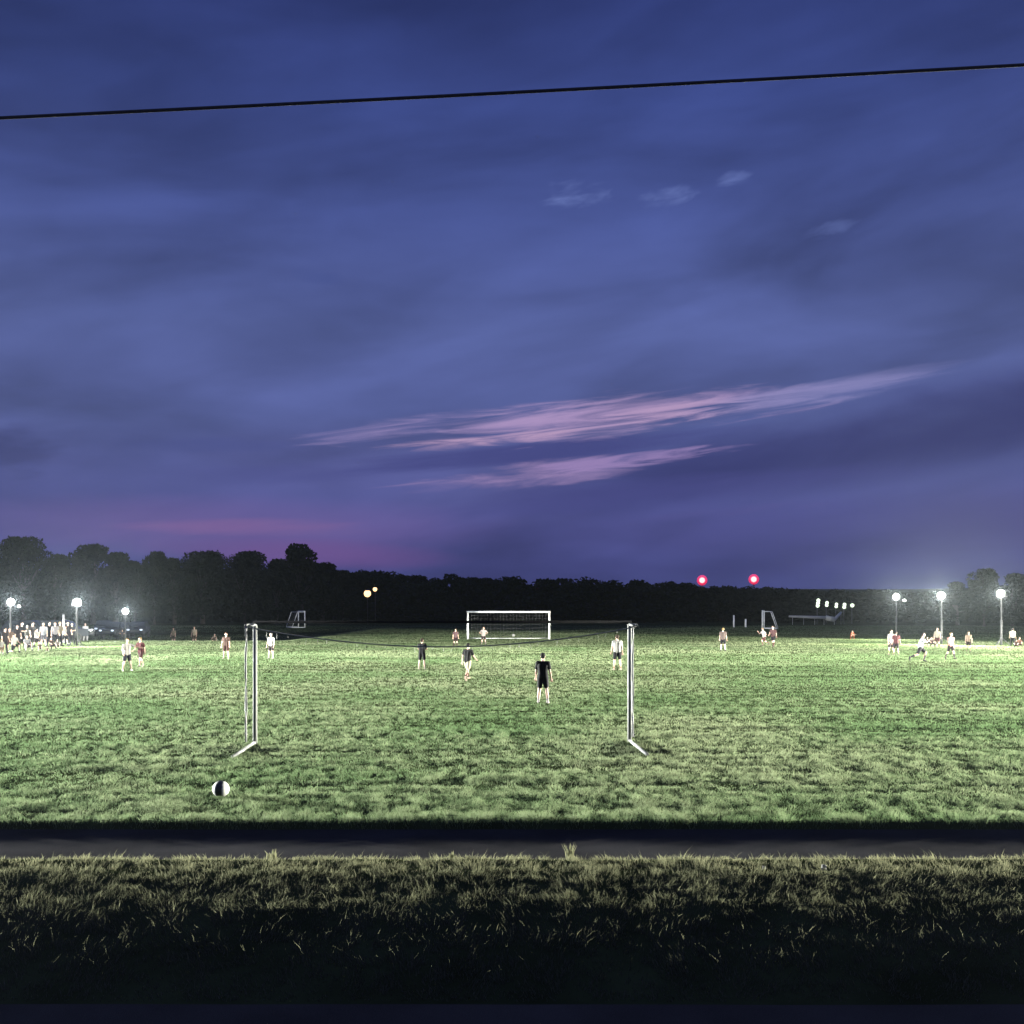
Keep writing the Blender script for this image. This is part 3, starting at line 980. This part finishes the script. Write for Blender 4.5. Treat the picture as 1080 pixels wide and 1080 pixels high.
def suv(px, Y, rz, paint, label, z=0.0, lights=True):
    X = (px - 540) / F * Y
    root = empty('parked_car', (X, Y, gz(X, Y) + z), rz)          # nose towards local -Y
    prof = [(-2.3, .45), (-2.3, .85), (-2.15, 1.02), (-1.15, 1.12), (-.55, 1.66), (-.2, 1.74), (1.75, 1.72), (2.15, 1.2), (2.25, .95), (2.25, .45)]
    w = .93
    b = MB()
    n = len(prof)
    def half(zz): return w if zz < 1.15 else w - .22 * (zz - 1.15) / .6
    vs = [(-half(zz), yy, zz) for yy, zz in prof] + [(half(zz), yy, zz) for yy, zz in prof]
    b.add(vs, [tuple(range(n)), tuple(range(2 * n - 1, n - 1, -1))] + [(k, (k + 1) % n, n + (k + 1) % n, n + k) for k in range(n)])
    b.build('body', paint, root, False, .05)
    for yy in (-1.45, 1.4):
        for s in (-1, 1):
            t = MB(); t.tube([(s * .70, yy, .36), (s * .95, yy, .36)], .36, 20); wh = t.build('wheel', black_rubber, root)
            t = MB(); t.tube([(s * .94, yy, .36), (s * .965, yy, .36)], .22, 16); t.build('rim', chrome, wh)
    t = MB()
    t.add([(-.76, -1.09, 1.19), (.76, -1.09, 1.19), (.70, -.6, 1.635), (-.70, -.6, 1.635)], [(0, 1, 2, 3)])
    for i in range(4): t.v[i] = (t.v[i][0], t.v[i][1] - .02, t.v[i][2] + .02)
    t.build('windscreen', glass, root)
    for s in (-1, 1):
        for (a0, a1, b0, b1) in ((-.95, -.45, .3, .3), (.38, .38, 1.3, 1.3), (1.38, 1.38, 1.95, 1.7)):
            t = MB()
            x0, x1 = s * (half(1.2) + .008), s * (half(1.6) + .008)
            t.add([(x0, a0, 1.2), (x0, b0, 1.2), (x1, b1, 1.6), (x1, a1, 1.6)], [(0, 1, 2, 3)])
            t.build('window', glass, root)
        t = MB(); t.ell((s * .68, -2.29, .86), (.17, .05, .09), 12, 8); t.build('headlight', head_m if lights else glass, root, True)
        t = MB(); t.box((s * 1.0, -.75, 1.18), (.16, .1, .13)); t.build('mirror', paint, root, False, .02)
    t = MB(); t.box((0, -2.31, .72), (.9, .05, .18)); t.build('grille', dark_steel, root)
    tag(root, label, 'car', 'cars parked behind the left touchline')
    return root


paint_d = mat('car_paint_dark', (.03, .033, .04), .25, .2, .05, 3)
paint_s = mat('car_paint_silver', (.35, .36, .38), .3, .5, .05, 3)
paint_w = mat('car_paint_white', (.65, .66, .68), .3, 0, .05, 3)
suv(110, 128, R(15), paint_d, 'dark parked car with headlights on, left one behind the third left lamp', .4)
suv(123, 124, R(-8), paint_d, 'dark parked car with headlights on directly behind the third left lamp', .25)
suv(146, 126, R(8), paint_d, 'dark parked car with headlights on right of the third left lamp', .3)
suv(34, 92, R(85), paint_d, 'dark parked car side on behind the left half of the crowd', 0, False)
suv(66, 93, R(95), paint_d, 'dark parked car side on behind the right half of the crowd', 0, False)

# ------------------------------------------------------------------ trees
leaf_m = blade_mat('leaf', (.014, .020, .011, 1), (.034, .044, .022, 1), .2)
bark = mat('bark', (.06, .048, .038), .95, 0, .35, 5, .6)


def crown_arrays(h, w, nclump, nleaf, size, lo=.12, seed=0, bump=1.0):
    rs = np.random.RandomState(seed)
    cc, cr = [], []
    for i in range(nclump):
        t = lo + (1 - lo) * rs.rand() ** .8
        prof = math.sin(PI * min(1, (t - lo) / (1 - lo) * .86 + .10)) ** .6
        a = rs.rand() * 2 * PI
        rr = w / 2 * prof * math.sqrt(rs.rand()) * .85
        rad = w * (.10 + .13 * rs.rand())
        cc.append((math.cos(a) * rr, math.sin(a) * rr, min(t * h, h - rad * .75))); cr.append(rad)
    cc, cr = np.array(cc), np.array(cr)
    pk = cr ** 2 / np.sum(cr ** 2)
    k = rs.choice(nclump, nleaf, p=pk)
    d = rs.randn(nleaf, 3); d /= np.linalg.norm(d, axis=1)[:, None]
    r = cr[k] * (.45 + .62 * rs.rand(nleaf) ** .5)
    p = cc[k] + d * r[:, None] * np.array([1, 1, .8])
    u = rs.randn(nleaf, 3); u /= np.linalg.norm(u, axis=1)[:, None]
    v = np.cross(u, rs.randn(nleaf, 3)); v /= np.linalg.norm(v, axis=1)[:, None]
    s = size * (.5 + rs.rand(nleaf))[:, None]
    V = np.stack([p - u * s * .5, p + v * s * .32, p + u * s * .5, p - v * s * .32], 1)
    tint = np.repeat(np.clip(.5 + .25 * rs.randn(nclump)[k] + .2 * rs.randn(nleaf), 0, 1), 4)
    return V, tint, cc, cr


def tree_meshes(h, w, seed, nclump=46, nleaf=9000, size=.42):
    V, tint, cc, cr = crown_arrays(h, w, nclump, nleaf, size, .14, seed)
    crown = np_mesh('crown', V.reshape(-1, 3), 4, np.arange(len(V) * 4).reshape(-1, 4), tint)
    rs = random.Random(seed)
    b = MB()
    tr = .028 * h
    pts = [(0, 0, -.3), (rs.uniform(-.1, .1), rs.uniform(-.1, .1), h * .2), (rs.uniform(-.3, .3), rs.uniform(-.3, .3), h * .5), (rs.uniform(-.5, .5), rs.uniform(-.4, .4), h * .86)]
    b.tube(pts, [tr * 1.3, tr, tr * .65, tr * .15], 10)
    for i in range(0, len(cc), 3):
        t = .2 + .5 * rs.random()
        p0 = Vector(pts[1]).lerp(Vector(pts[2]), t)
        p1 = Vector(cc[i])
        if p1.z < p0.z: p0.z = max(h * .12, p1.z - .6)
        m = p0.lerp(p1, .5) + Vector((0, 0, -.25))
        b.tube([p0, m, p1], [tr * .4, tr * .25, tr * .06], 6)
    return crown, b.mesh('trunk')


TM = [tree_meshes(12, 9.0, 1), tree_meshes(12, 7.2, 2), tree_meshes(12, 10.5, 3), tree_meshes(12, 6.2, 4, 38), tree_meshes(12, 8.2, 5)]
for c, t in TM:
    c.materials.append(leaf_m); t.materials.append(bark)


def tree(px, top, Y, var, wpx, label, group='dark trees beyond the left of the field', name='broadleaf_tree'):
    X = (px - 540) / F * Y
    z = gz(X, Y)
    h = CAMH + (HY - top) / F * Y - z
    root = empty(name, (X, Y, z), random.random() * 6.28)
    base_w = (9.0, 7.2, 10.5, 6.2, 8.2)[var]
    sx = wpx / F * Y / base_w
    root.scale = (sx, sx, h / 12)
    for nm, me in (('crown', TM[var][0]), ('trunk', TM[var][1])):
        o = bpy.data.objects.new(nm, me); COL.objects.link(o); o.parent = root
    tag(root, label, 'tree', group)


tree(-14, 580, 196, 0, 60, 'dark tree cut by the left picture edge behind the first lamp')
tree(25, 567, 200, 2, 66, 'tallest dark broad tree at the left, above the first left lamp')
tree(58, 585, 192, 1, 50, 'lower dark tree between the tallest left tree and the flat topped one')
tree(98, 575, 204, 4, 52, 'dark flat topped tree rising above the second left lamp')
tree(122, 583, 196, 3, 40, 'dark tree right behind the flat topped tree, above the third left lamp')
tree(142, 592, 186, 0, 44, 'lower bushy dark tree right of the third left lamp')
tree(163, 582, 198, 1, 36, 'small round headed dark tree between two dips of the left treeline')
tree(184, 589, 200, 4, 42, 'dark tree filling the dip left of the broad domed tree')
tree(214, 582, 205, 2, 66, 'broad domed dark tree left of centre in the left treeline')
tree(258, 582, 208, 0, 60, 'wide level topped dark tree right of the broad domed one')
tree(292, 590, 204, 3, 34, 'lower dark tree just left of the tall peaked tree')
tree(318, 574, 206, 1, 46, 'tall peaked dark tree at the right end of the left treeline')
tree(340, 594, 212, 4, 44, 'shorter dark tree leaning out from under the tall peaked tree')
tree(362, 602, 220, 0, 44, 'low dark tree left of the two warm street lamps')
GR = 'dark trees beyond the right of the field'
tree(1038, 600, 176, 1, 38, 'dark domed tree behind the rightmost lamp', GR)
tree(1068, 605, 182, 4, 36, 'dark tree between the rightmost lamp and the picture edge', GR)
tree(1096, 602, 178, 2, 44, 'dark tree cut by the right picture edge', GR)
tree(1010, 614, 190, 3, 30, 'lower dark tree behind the brightest right lamp', GR)

# far wood: one mass
prof_x = [-300, -60, 100, 330, 350, 400, 450, 480, 560, 575, 640, 700, 740, 800, 850, 900, 960, 1010, 1080, 1200, 1500]
prof_t = [598, 598, 600, 600, 603, 604, 608, 609, 611, 610, 613, 615, 619, 620, 622, 624, 625, 623, 616, 612, 612]
VV, TT = [], []
base = [crown_arrays(12, w_, 22, 1500, .95, .03, 40 + i) for i, w_ in enumerate((10, 8.5, 11, 7.5))]
for i in range(340):
    px = -300 + 1800 * (i + random.random()) / 340
    row = i % 3
    Y = (235, 285, 350)[row] + random.uniform(-15, 25)
    top = float(np.interp(px, prof_x, prof_t)) + random.choice((-3, -1, 0, 2, 4, 7)) + random.uniform(-1, 2) + (0, 1.0, 0)[row]
    X = (px - 540) / F * Y
    h = CAMH + (HY - top) / F * Y
    h = max(h, 4.5)
    V, t, _, _ = base[random.randrange(4)]
    a = random.random() * 6.28
    sx = (random.uniform(.7, 1.25))
    ca, sa = math.cos(a) * sx, math.sin(a) * sx
    W_ = np.stack([V[..., 0] * ca - V[..., 1] * sa + X, V[..., 0] * sa + V[..., 1] * ca + Y, V[..., 2] * h / 12 + gz(X, Y) - .2], -1)
    VV.append(W_.reshape(-1, 3)); TT.append(t)
VV = np.concatenate(VV)
fm = np_mesh('far_wood', VV, 4, np.arange(len(VV)).reshape(-1, 4), np.concatenate(TT))
tag(link('far_wood', fm, leaf_m), 'long dark band of far woodland along the horizon', 'woodland', kind='stuff')

# ------------------------------------------------------------------ far lamps and masts
warm_m = emis('sodium_globe', (1.0, .62, .28), 2.5)


def street_lamp(px, py, Y, r, label):
    X = (px - 540) / F * Y
    z0 = gz(X, Y)
    h = CAMH + (HY - py) / F * Y - z0
    root = empty('street_lamp', (X, Y, z0))
    b = MB(); b.tube([(0, .35, -.2), (0, .35, h * .7), (0, .35, h + .55)], [.06, .05, .045], 8); b.build('pole', dark_steel, root, True)
    b = MB(); b.tube([(0, .35, h + .5), (0, .15, h + r + .15), (0, 0, h + r)], .05, 8); b.build('arm', dark_steel, root, True)
    b = MB(); b.ell((0, 0, h), (r, r, r), 18, 12); b.build('globe', warm_m, root, True)
    b = MB(); b.ell((0, 0, h + r * .9), (r * .6, r * .6, r * .25), 14, 6); b.build('cap', dark_steel, root, True)
    tag(root, label, 'street lamp', 'warm street lamps in front of the wood')


street_lamp(387.5, 626, 200, .62, 'brighter of the two warm street lamps in front of the dark wood')
street_lamp(395.5, 621.5, 204, .38, 'dimmer, higher one of the two warm street lamps in front of the dark wood')

cool_m = emis('pale_green_lamp', (.86, 1.0, .74), 1.6)


def flood_pole(px, py, Y, n, label, s=1.0):
    X = (px - 540) / F * Y
    z0 = gz(X, Y)
    h = CAMH + (HY - py) / F * Y - z0
    root = empty('lamp_post', (X, Y, z0))
    b = MB(); b.tube([(0, .4, -.2), (0, .4, h + .9)], [.13, .08], 10); b.build('pole', dark_steel, root, True)
    for k in range(n):
        zz = h + (k - (n - 1) / 2) * .62 * s
        b = MB(); b.box((.06 * k, .22, zz), (.7 * s, .24, .5 * s)); hd = b.build('lamp_head', dark_steel, root)
        b = MB(); b.ell((.06 * k, .06, zz), (.42 * s, .12, .40 * s), 14, 8); b.build('lens', cool_m, hd, True)
    tag(root, label, 'lamp post', 'row of pale lamps at the right')


flood_pole(862.5, 636, 205, 3, 'leftmost and tallest lamp post of the row of five pale lamps', .8)
flood_pole(872, 637, 207, 2, 'second lamp post from the left in the row of five pale lamps', .74)
flood_pole(882, 638.5, 209, 2, 'middle lamp post of the row of five pale lamps', .7)
flood_pole(890.5, 639, 207, 2, 'fourth lamp post from the left, squat and bright, in the row of five pale lamps', .78)
flood_pole(899, 638.5, 212, 1, 'rightmost and faintest lamp post of the row of five pale lamps', .9)

# pale concrete ramp under these lamps
conc = mat('pale_concrete', (.42, .42, .40), .9, 0, .15, 2)
b = MB()
a0, a1, a2, a3 = at_y(832, 650, 196), at_y(871, 651.5, 196), at_y(880, 653.5, 196), at_y(887, 646, 203)
b.tube([a0, a1], [.16, .28], 8)
b.tube([a1, a2], [.42, .45], 8)
b.tube([a2, a3], [.3, .18], 8)
for t in (.1, .4, .7, .95):
    p = a0.lerp(a1, t); b.tube([(p.x, p.y, -.3), tuple(p)], .035, 6)
b.tube([(a2.x, a2.y, -.3), tuple(a2)], .05, 6)
b.tube([(a3.x, a3.y, -.3), tuple(a3)], .035, 6)
tag(b.build('handrail', conc, None, True), 'pale low railing running below the row of five pale lamps', 'railing')

red_core = emis('beacon_core', (1.0, .62, .60), 12)
red_glow = emis('beacon_glow', (1.0, .02, .09), .9)
antenna_m = mat('antenna_panel', (.42, .40, .42), .6, 0, .1, 2)


def mast(px, py, Y, label, drum=False):
    X = (px - 540) / F * Y
    z0 = gz(X, Y)
    h = CAMH + (HY - py) / F * Y - z0
    root = empty('radio_mast', (X, Y, z0))
    b = MB()
    ht = h - 1.9
    for k in range(3):
        a = 2 * PI * k / 3
        b.tube([(math.cos(a) * .9, math.sin(a) * .9, -.2), (math.cos(a) * .3, math.sin(a) * .3, ht)], .07, 6)
    nz = 9
    for j in range(nz):
        t0, t1 = j / nz, (j + 1) / nz
        r0, r1 = .9 - .6 * t0, .9 - .6 * t1
        for k in range(3):
            a, c = 2 * PI * k / 3, 2 * PI * (k + 1) / 3
            b.tube([(math.cos(a) * r0, math.sin(a) * r0, ht * t0), (math.cos(c) * r1, math.sin(c) * r1, ht * t1)], .035, 5)
            b.tube([(math.cos(a) * r1, math.sin(a) * r1, ht * t1), (math.cos(c) * r1, math.sin(c) * r1, ht * t1)], .035, 5)
    b.build('lattice', dark_steel, root)
    b = MB(); b.tube([(0, 0, ht - .3), (0, 0, h - 1.2)], .14, 8); b.build('spigot', dark_steel, root, True)
    b = MB()
    prof = [(.02, h - 1.35), (1.5, h - 1.2), (1.55, h - 1.1)]
    b.tube([(0, 0, h - 1.35), (0, 0, h - 1.15)], [.5, .55], 16); b.build('beacon_base', dark_steel, root, True)
    bm = MB(); bm.ell((0, 0, h), (1.9, 1.9, 1.9), 28, 18)  # globe oversized to carry the painted halo of the beacon
    bc = bm.build('beacon', red_glow, root, True)
    if drum:
        b = MB()
        for k in range(3):
            a = 2 * PI * k / 3 + .5
            b.box((math.cos(a) * .75, math.sin(a) * .75, h - 5.2), (.55, .55, 3.0), Matrix.Rotation(a, 3, 'Z'))
        b.build('antenna_panel', antenna_m, root)
    tag(root, label, 'radio mast', 'masts with red beacons')
    return root, h


mast(740.5, 612, 420, 'dark radio mast with a red beacon, the left one of two')
mast(795, 611, 420, 'dark radio mast with a red beacon and pale antenna panels, the right one of two', True)

# beacon's white core and red halo painted into the globe's emission by facing
nt = red_glow.node_tree
lw = nt.nodes.new('ShaderNodeLayerWeight'); lw.inputs['Blend'].default_value = .5
cr_ = nt.nodes.new('ShaderNodeValToRGB')
cr_.color_ramp.elements[0].position = .02; cr_.color_ramp.elements[0].color = (2.2, 1.5, 1.45, 1)
cr_.color_ramp.elements[1].position = .22; cr_.color_ramp.elements[1].color = (.85, .015, .085, 1)
nt.links.new(lw.outputs['Facing'], cr_.inputs['Fac'])
nt.links.new(cr_.outputs['Color'], nt.nodes['Principled BSDF'].inputs['Emission Color'])
nt.nodes['Principled BSDF'].inputs['Emission Strength'].default_value = 1.0

# ------------------------------------------------------------------ overhead cable
cable_m = mat('cable_sheath', (.03, .03, .038), .6, 0, .2, 20)
wp = empty('overhead_cable', (0, 8, 0))
b = MB()
b.tube([(x, 0, 6.236 + .0518 * x + .0006 * x * x) for x in np.linspace(-22, 22, 89)], .0125, 8)
cab = b.build('overhead_cable', cable_m, None, True)
cab.location = (0, 8, 0)
bpy.data.objects.remove(wp)
tag(cab, 'single dark cable slanting across the upper sky', 'cable')
wood = mat('pole_wood', (.10, .075, .055), .9, 0, .3, 4, .4)
for (X, side) in ((-22, 'left'), (22, 'right')):
    zt = 6.236 + .0518 * X + .0006 * X * X
    z0 = gz(X, 8.35)
    rt = empty('utility_pole', (X, 8.2, z0))
    b = MB(); b.tube([(0, 0, -.4), (0, 0, zt - z0 + .5)], [.15, .10], 12); b.build('pole', wood, rt, True)
    b = MB(); b.tube([(0, -.1, zt - z0 - .04), (0, -.21, zt - z0 - .04)], .04, 10); b.build('clamp', dark_steel, rt, True)
    tag(rt, 'wooden utility pole holding the cable, outside the picture on the %s' % side, 'utility pole', 'utility poles along the road')

# ------------------------------------------------------------------ haze
HAZE = 0.00007
b = MB(); b.box((0, 1260, 26), (5000, 2760, 62))
me = b.mesh('haze')
hm = bpy.data.materials.new('haze_air'); hm.use_nodes = True
nt = hm.node_tree
nt.nodes.remove(nt.nodes['Principled BSDF'])
pv = nt.nodes.new('ShaderNodeVolumePrincipled')
pv.inputs['Color'].default_value = (.76, .87, 1.0, 1)
pv.inputs['Density'].default_value = HAZE
pv.inputs['Anisotropy'].default_value = .88
nt.links.new(pv.outputs[0], nt.nodes['Material Output'].inputs['Volume'])
hm.cycles.volume_sampling = 'EQUIANGULAR'
hm.cycles.homogeneous_volume = True
hz = link('haze', me, hm)
tag(hz, 'thin evening haze over the whole field', 'haze', kind='stuff')

# ------------------------------------------------------------------ sky
world = bpy.data.worlds.new('World')
sc.world = world
world.use_nodes = True
nt = world.node_tree
N, Lk = nt.nodes, nt.links
bg = N['Background']


def setin(n, i, v):
    if hasattr(v, 'is_output'): Lk.new(v, n.inputs[i])
    else: n.inputs[i].default_value = v


def M(op, a, b=0.0, c=None, clamp=False):
    n = N.new('ShaderNodeMath'); n.operation = op; n.use_clamp = clamp
    setin(n, 0, a); setin(n, 1, b)
    if c is not None: setin(n, 2, c)
    return n.outputs[0]


def mixc(f, a, b):
    n = N.new('ShaderNodeMix'); n.data_type = 'RGBA'
    setin(n, 0, f); setin(n, 6, a); setin(n, 7, b)
    return n.outputs[2]


tc = N.new('ShaderNodeTexCoord')
sep = N.new('ShaderNodeSeparateXYZ'); Lk.new(tc.outputs['Generated'], sep.inputs[0])
AZ = M('MULTIPLY', M('ARCTAN2', sep.outputs[0], sep.outputs[1]), F)      # azimuth and elevation, in 1/1200 rad
EL = M('MULTIPLY', M('ARCSINE', sep.outputs[2]), F)


def ae(px, py):
    u, v = (px - 540) / F, (HY - py) / F
    return math.atan(u) * F, math.atan2(v, math.sqrt(1 + u * u)) * F


def noise(sx, sy, tilt, detail, off=0.0, rough=.55, dist=0.0):
    cx = N.new('ShaderNodeCombineXYZ')
    setin(cx, 0, M('MULTIPLY', AZ, 1 / sx))
    setin(cx, 1, M('MULTIPLY', M('SUBTRACT', EL, M('MULTIPLY', AZ, tilt)), 1 / sy))
    cx.inputs[2].default_value = off
    n = N.new('ShaderNodeTexNoise')
    n.inputs['Detail'].default_value = detail
    n.inputs['Roughness'].default_value = rough
    n.inputs['Scale'].default_value = 1.0
    n.inputs['Distortion'].default_value = dist
    Lk.new(cx.outputs[0], n.inputs['Vector'])
    return n.outputs['Fac']


ramp = N.new('ShaderNodeValToRGB')
stops = [(650, (68, 74, 128)), (600, (73, 77, 136)), (540, (79, 83, 143)), (450, (82, 92, 147)), (350, (81, 93, 149)), (230, (68, 81, 140)),
         (110, (56, 70, 130)), (0, (45, 57, 112)), (-300, (78, 92, 150))]
EMAX = 1500.0
els = ramp.color_ramp.elements
for i, (py, c) in enumerate(stops):
    e = max(0.0, math.atan((HY - py) / F) * F) / EMAX
    if i < 2: el_ = els[i]; el_.position = e
    else: el_ = els.new(e)
    el_.color = lin(*c)
Lk.new(M('MULTIPLY', EL, 1 / EMAX, clamp=True), ramp.inputs[0])
sky = ramp.outputs[0]
# left of the field the low sky is pinker, far right it is duller
# broad soft cloud banks
n1 = noise(430, 120, .10, 4, 1.7, .5, .5)
n2 = noise(230, 72, .14, 5, 5.1, .5, .4)
n3 = noise(170, 11, .11, 5, 8.2, .6)
n4 = noise(60, 20, .08, 4, 3.2)
n5 = noise(38, 13, .2, 4, 6.6, .55, .3)
br = M('ADD', -.15, M('ADD', M('MULTIPLY', n1, 1.35), M('MULTIPLY', n2, .85)))
vm = N.new('ShaderNodeVectorMath'); vm.operation = 'SCALE'
Lk.new(sky, vm.inputs[0]); Lk.new(br, vm.inputs[3])
sky = vm.outputs[0]


def blob(px, py, hx, hy, tilt, amt=1.2, nz=None, soft=1.0, base=1.0):
    """wispy patch of cloud; tilt = rows up per column right"""
    a0, e0 = ae(px, py)
    da = M('SUBTRACT', AZ, a0)
    de = M('SUBTRACT', M('SUBTRACT', EL, e0), M('MULTIPLY', da, tilt))
    q = M('ADD', M('POWER', M('ABSOLUTE', M('MULTIPLY', da, 1 / hx)), 2.0), M('POWER', M('ABSOLUTE', M('MULTIPLY', de, 1 / hy)), 2.0))
    if nz is None: nz = n3
    v = M('ADD', M('SUBTRACT', base, q), M('MULTIPLY', M('SUBTRACT', nz, .5), amt * 2))
    mr = N.new('ShaderNodeMapRange'); mr.interpolation_type = 'SMOOTHSTEP'
    setin(mr, 0, v); mr.inputs[1].default_value = 0; mr.inputs[2].default_value = soft
    return mr.outputs[0]


def layer(mask, col, k=1.0):
    global sky
    sky = mixc(M('MULTIPLY', mask, k), sky, lin(*col))


# pink light low on the left
layer(blob(230, 556, 330, 40, .0, .7, n2, 1.3), (108, 90, 150), .7)
layer(blob(250, 556, 150, 11, .01, .9, n3, 1.2), (138, 100, 152), .55)
layer(blob(330, 585, 190, 18, -.03, .8, n2, 1.3), (112, 82, 142), .7)
layer(blob(430, 500, 330, 70, .05, .6, n2, 1.6), (96, 98, 156), .5)
# grey-violet bank on the right
layer(blob(1000, 450, 470, 52, .14, .9, n2, 1.0), (53, 57, 108), .95)
layer(blob(900, 555, 420, 34, .02, .6, n2, 1.4), (74, 74, 132), .6)
layer(blob(1060, 560, 130, 60, .0, .4, n1, 1.6), (84, 80, 126), .5)
layer(blob(560, 478, 240, 15, .09, .7, n3, 1.0), (66, 70, 128), .85)
layer(blob(700, 520, 300, 20, .07, .7, n3, 1.2), (72, 74, 134), .6)
# lit streaks
nf = noise(120, 10, .10, 6, 11.3, .6, .7)
layer(blob(460, 450, 175, 17, .105, 1.9, nf, 1.5, .8), (142, 130, 180), .8)
layer(blob(640, 441, 215, 22, .075, 2.2, nf, 1.9, 1.1), (176, 150, 194), .85)
layer(blob(510, 464, 130, 9, .09, 1.9, nf, 1.5, 1.0), (190, 158, 192), .85)
layer(blob(715, 437, 95, 14, .07, 2.0, nf, 1.0, .75), (186, 156, 194), .8)
layer(blob(865, 414, 155, 13, .125, 1.5, nf, 1.5, 1.05), (136, 134, 186), .8)
layer(blob(555, 502, 150, 15, .11, 1.9, nf, 1.7, 1.0), (158, 134, 180), .8)
layer(blob(670, 485, 130, 8, .10, 2.0, nf, 1.0, .8), (152, 130, 182), .75)
layer(blob(800, 535, 180, 9, .06, 1.6, nf, 1.2, .6), (92, 84, 146), .5)
# small bright gaps high up, small dark scud
for (px, py, hx, hy, k) in ((612, 203, 50, 16, .95), (708, 208, 38, 12, .9), (772, 188, 27, 9, .8), (866, 244, 44, 10, .5)):
    layer(blob(px, py, hx, hy, .10, 1.5, n5, 1.5, .75), (100, 116, 178), k)
layer(blob(22, 476, 44, 26, -.05, 1.8, n4, 1.5), (60, 66, 114), .75)
layer(blob(60, 484, 50, 9, .0, .9, n4, 1.2), (70, 74, 124), .45)
layer(blob(335, 291, 30, 9, -.1, .9, n4, 1.4), (66, 80, 140), .4)
layer(blob(220, 469, 120, 9, .02, .9, n3, 1.2), (72, 80, 138), .5)
layer(blob(300, 500, 130, 12, .03, .9, n3, 1.3), (76, 80, 140), .5)
Lk.new(sky, bg.inputs['Color'])
bg.inputs['Strength'].default_value = 1.0
world.cycles.sampling_method = 'NONE'

# ------------------------------------------------------------------ camera and render settings
cd = bpy.data.cameras.new('Camera')
cam = bpy.data.objects.new('Camera', cd); COL.objects.link(cam)
cam.location = (0, 0, CAMH)
cam.rotation_euler = (R(90), 0, 0)
cd.sensor_width = 36
cd.lens = F / 1080 * 36
cd.shift_y = (HY - 540) / 1080
cd.clip_start = .1
cd.clip_end = 6000
sc.camera = cam
sc.view_settings.view_transform = 'Standard'
sc.view_settings.look = 'None'
sc.view_settings.exposure = 0
sc.view_settings.gamma = 1
sc.render.engine = 'CYCLES'
cy = sc.cycles
cy.use_denoising = True
cy.max_bounces = 5
cy.diffuse_bounces = 2
cy.use_adaptive_sampling = True
cy.adaptive_threshold = .03
cy.use_light_tree = False
cy.glossy_bounces = 2
cy.transmission_bounces = 3
cy.volume_bounces = 0
cy.transparent_max_bounces = 6
cy.sample_clamp_indirect = 1
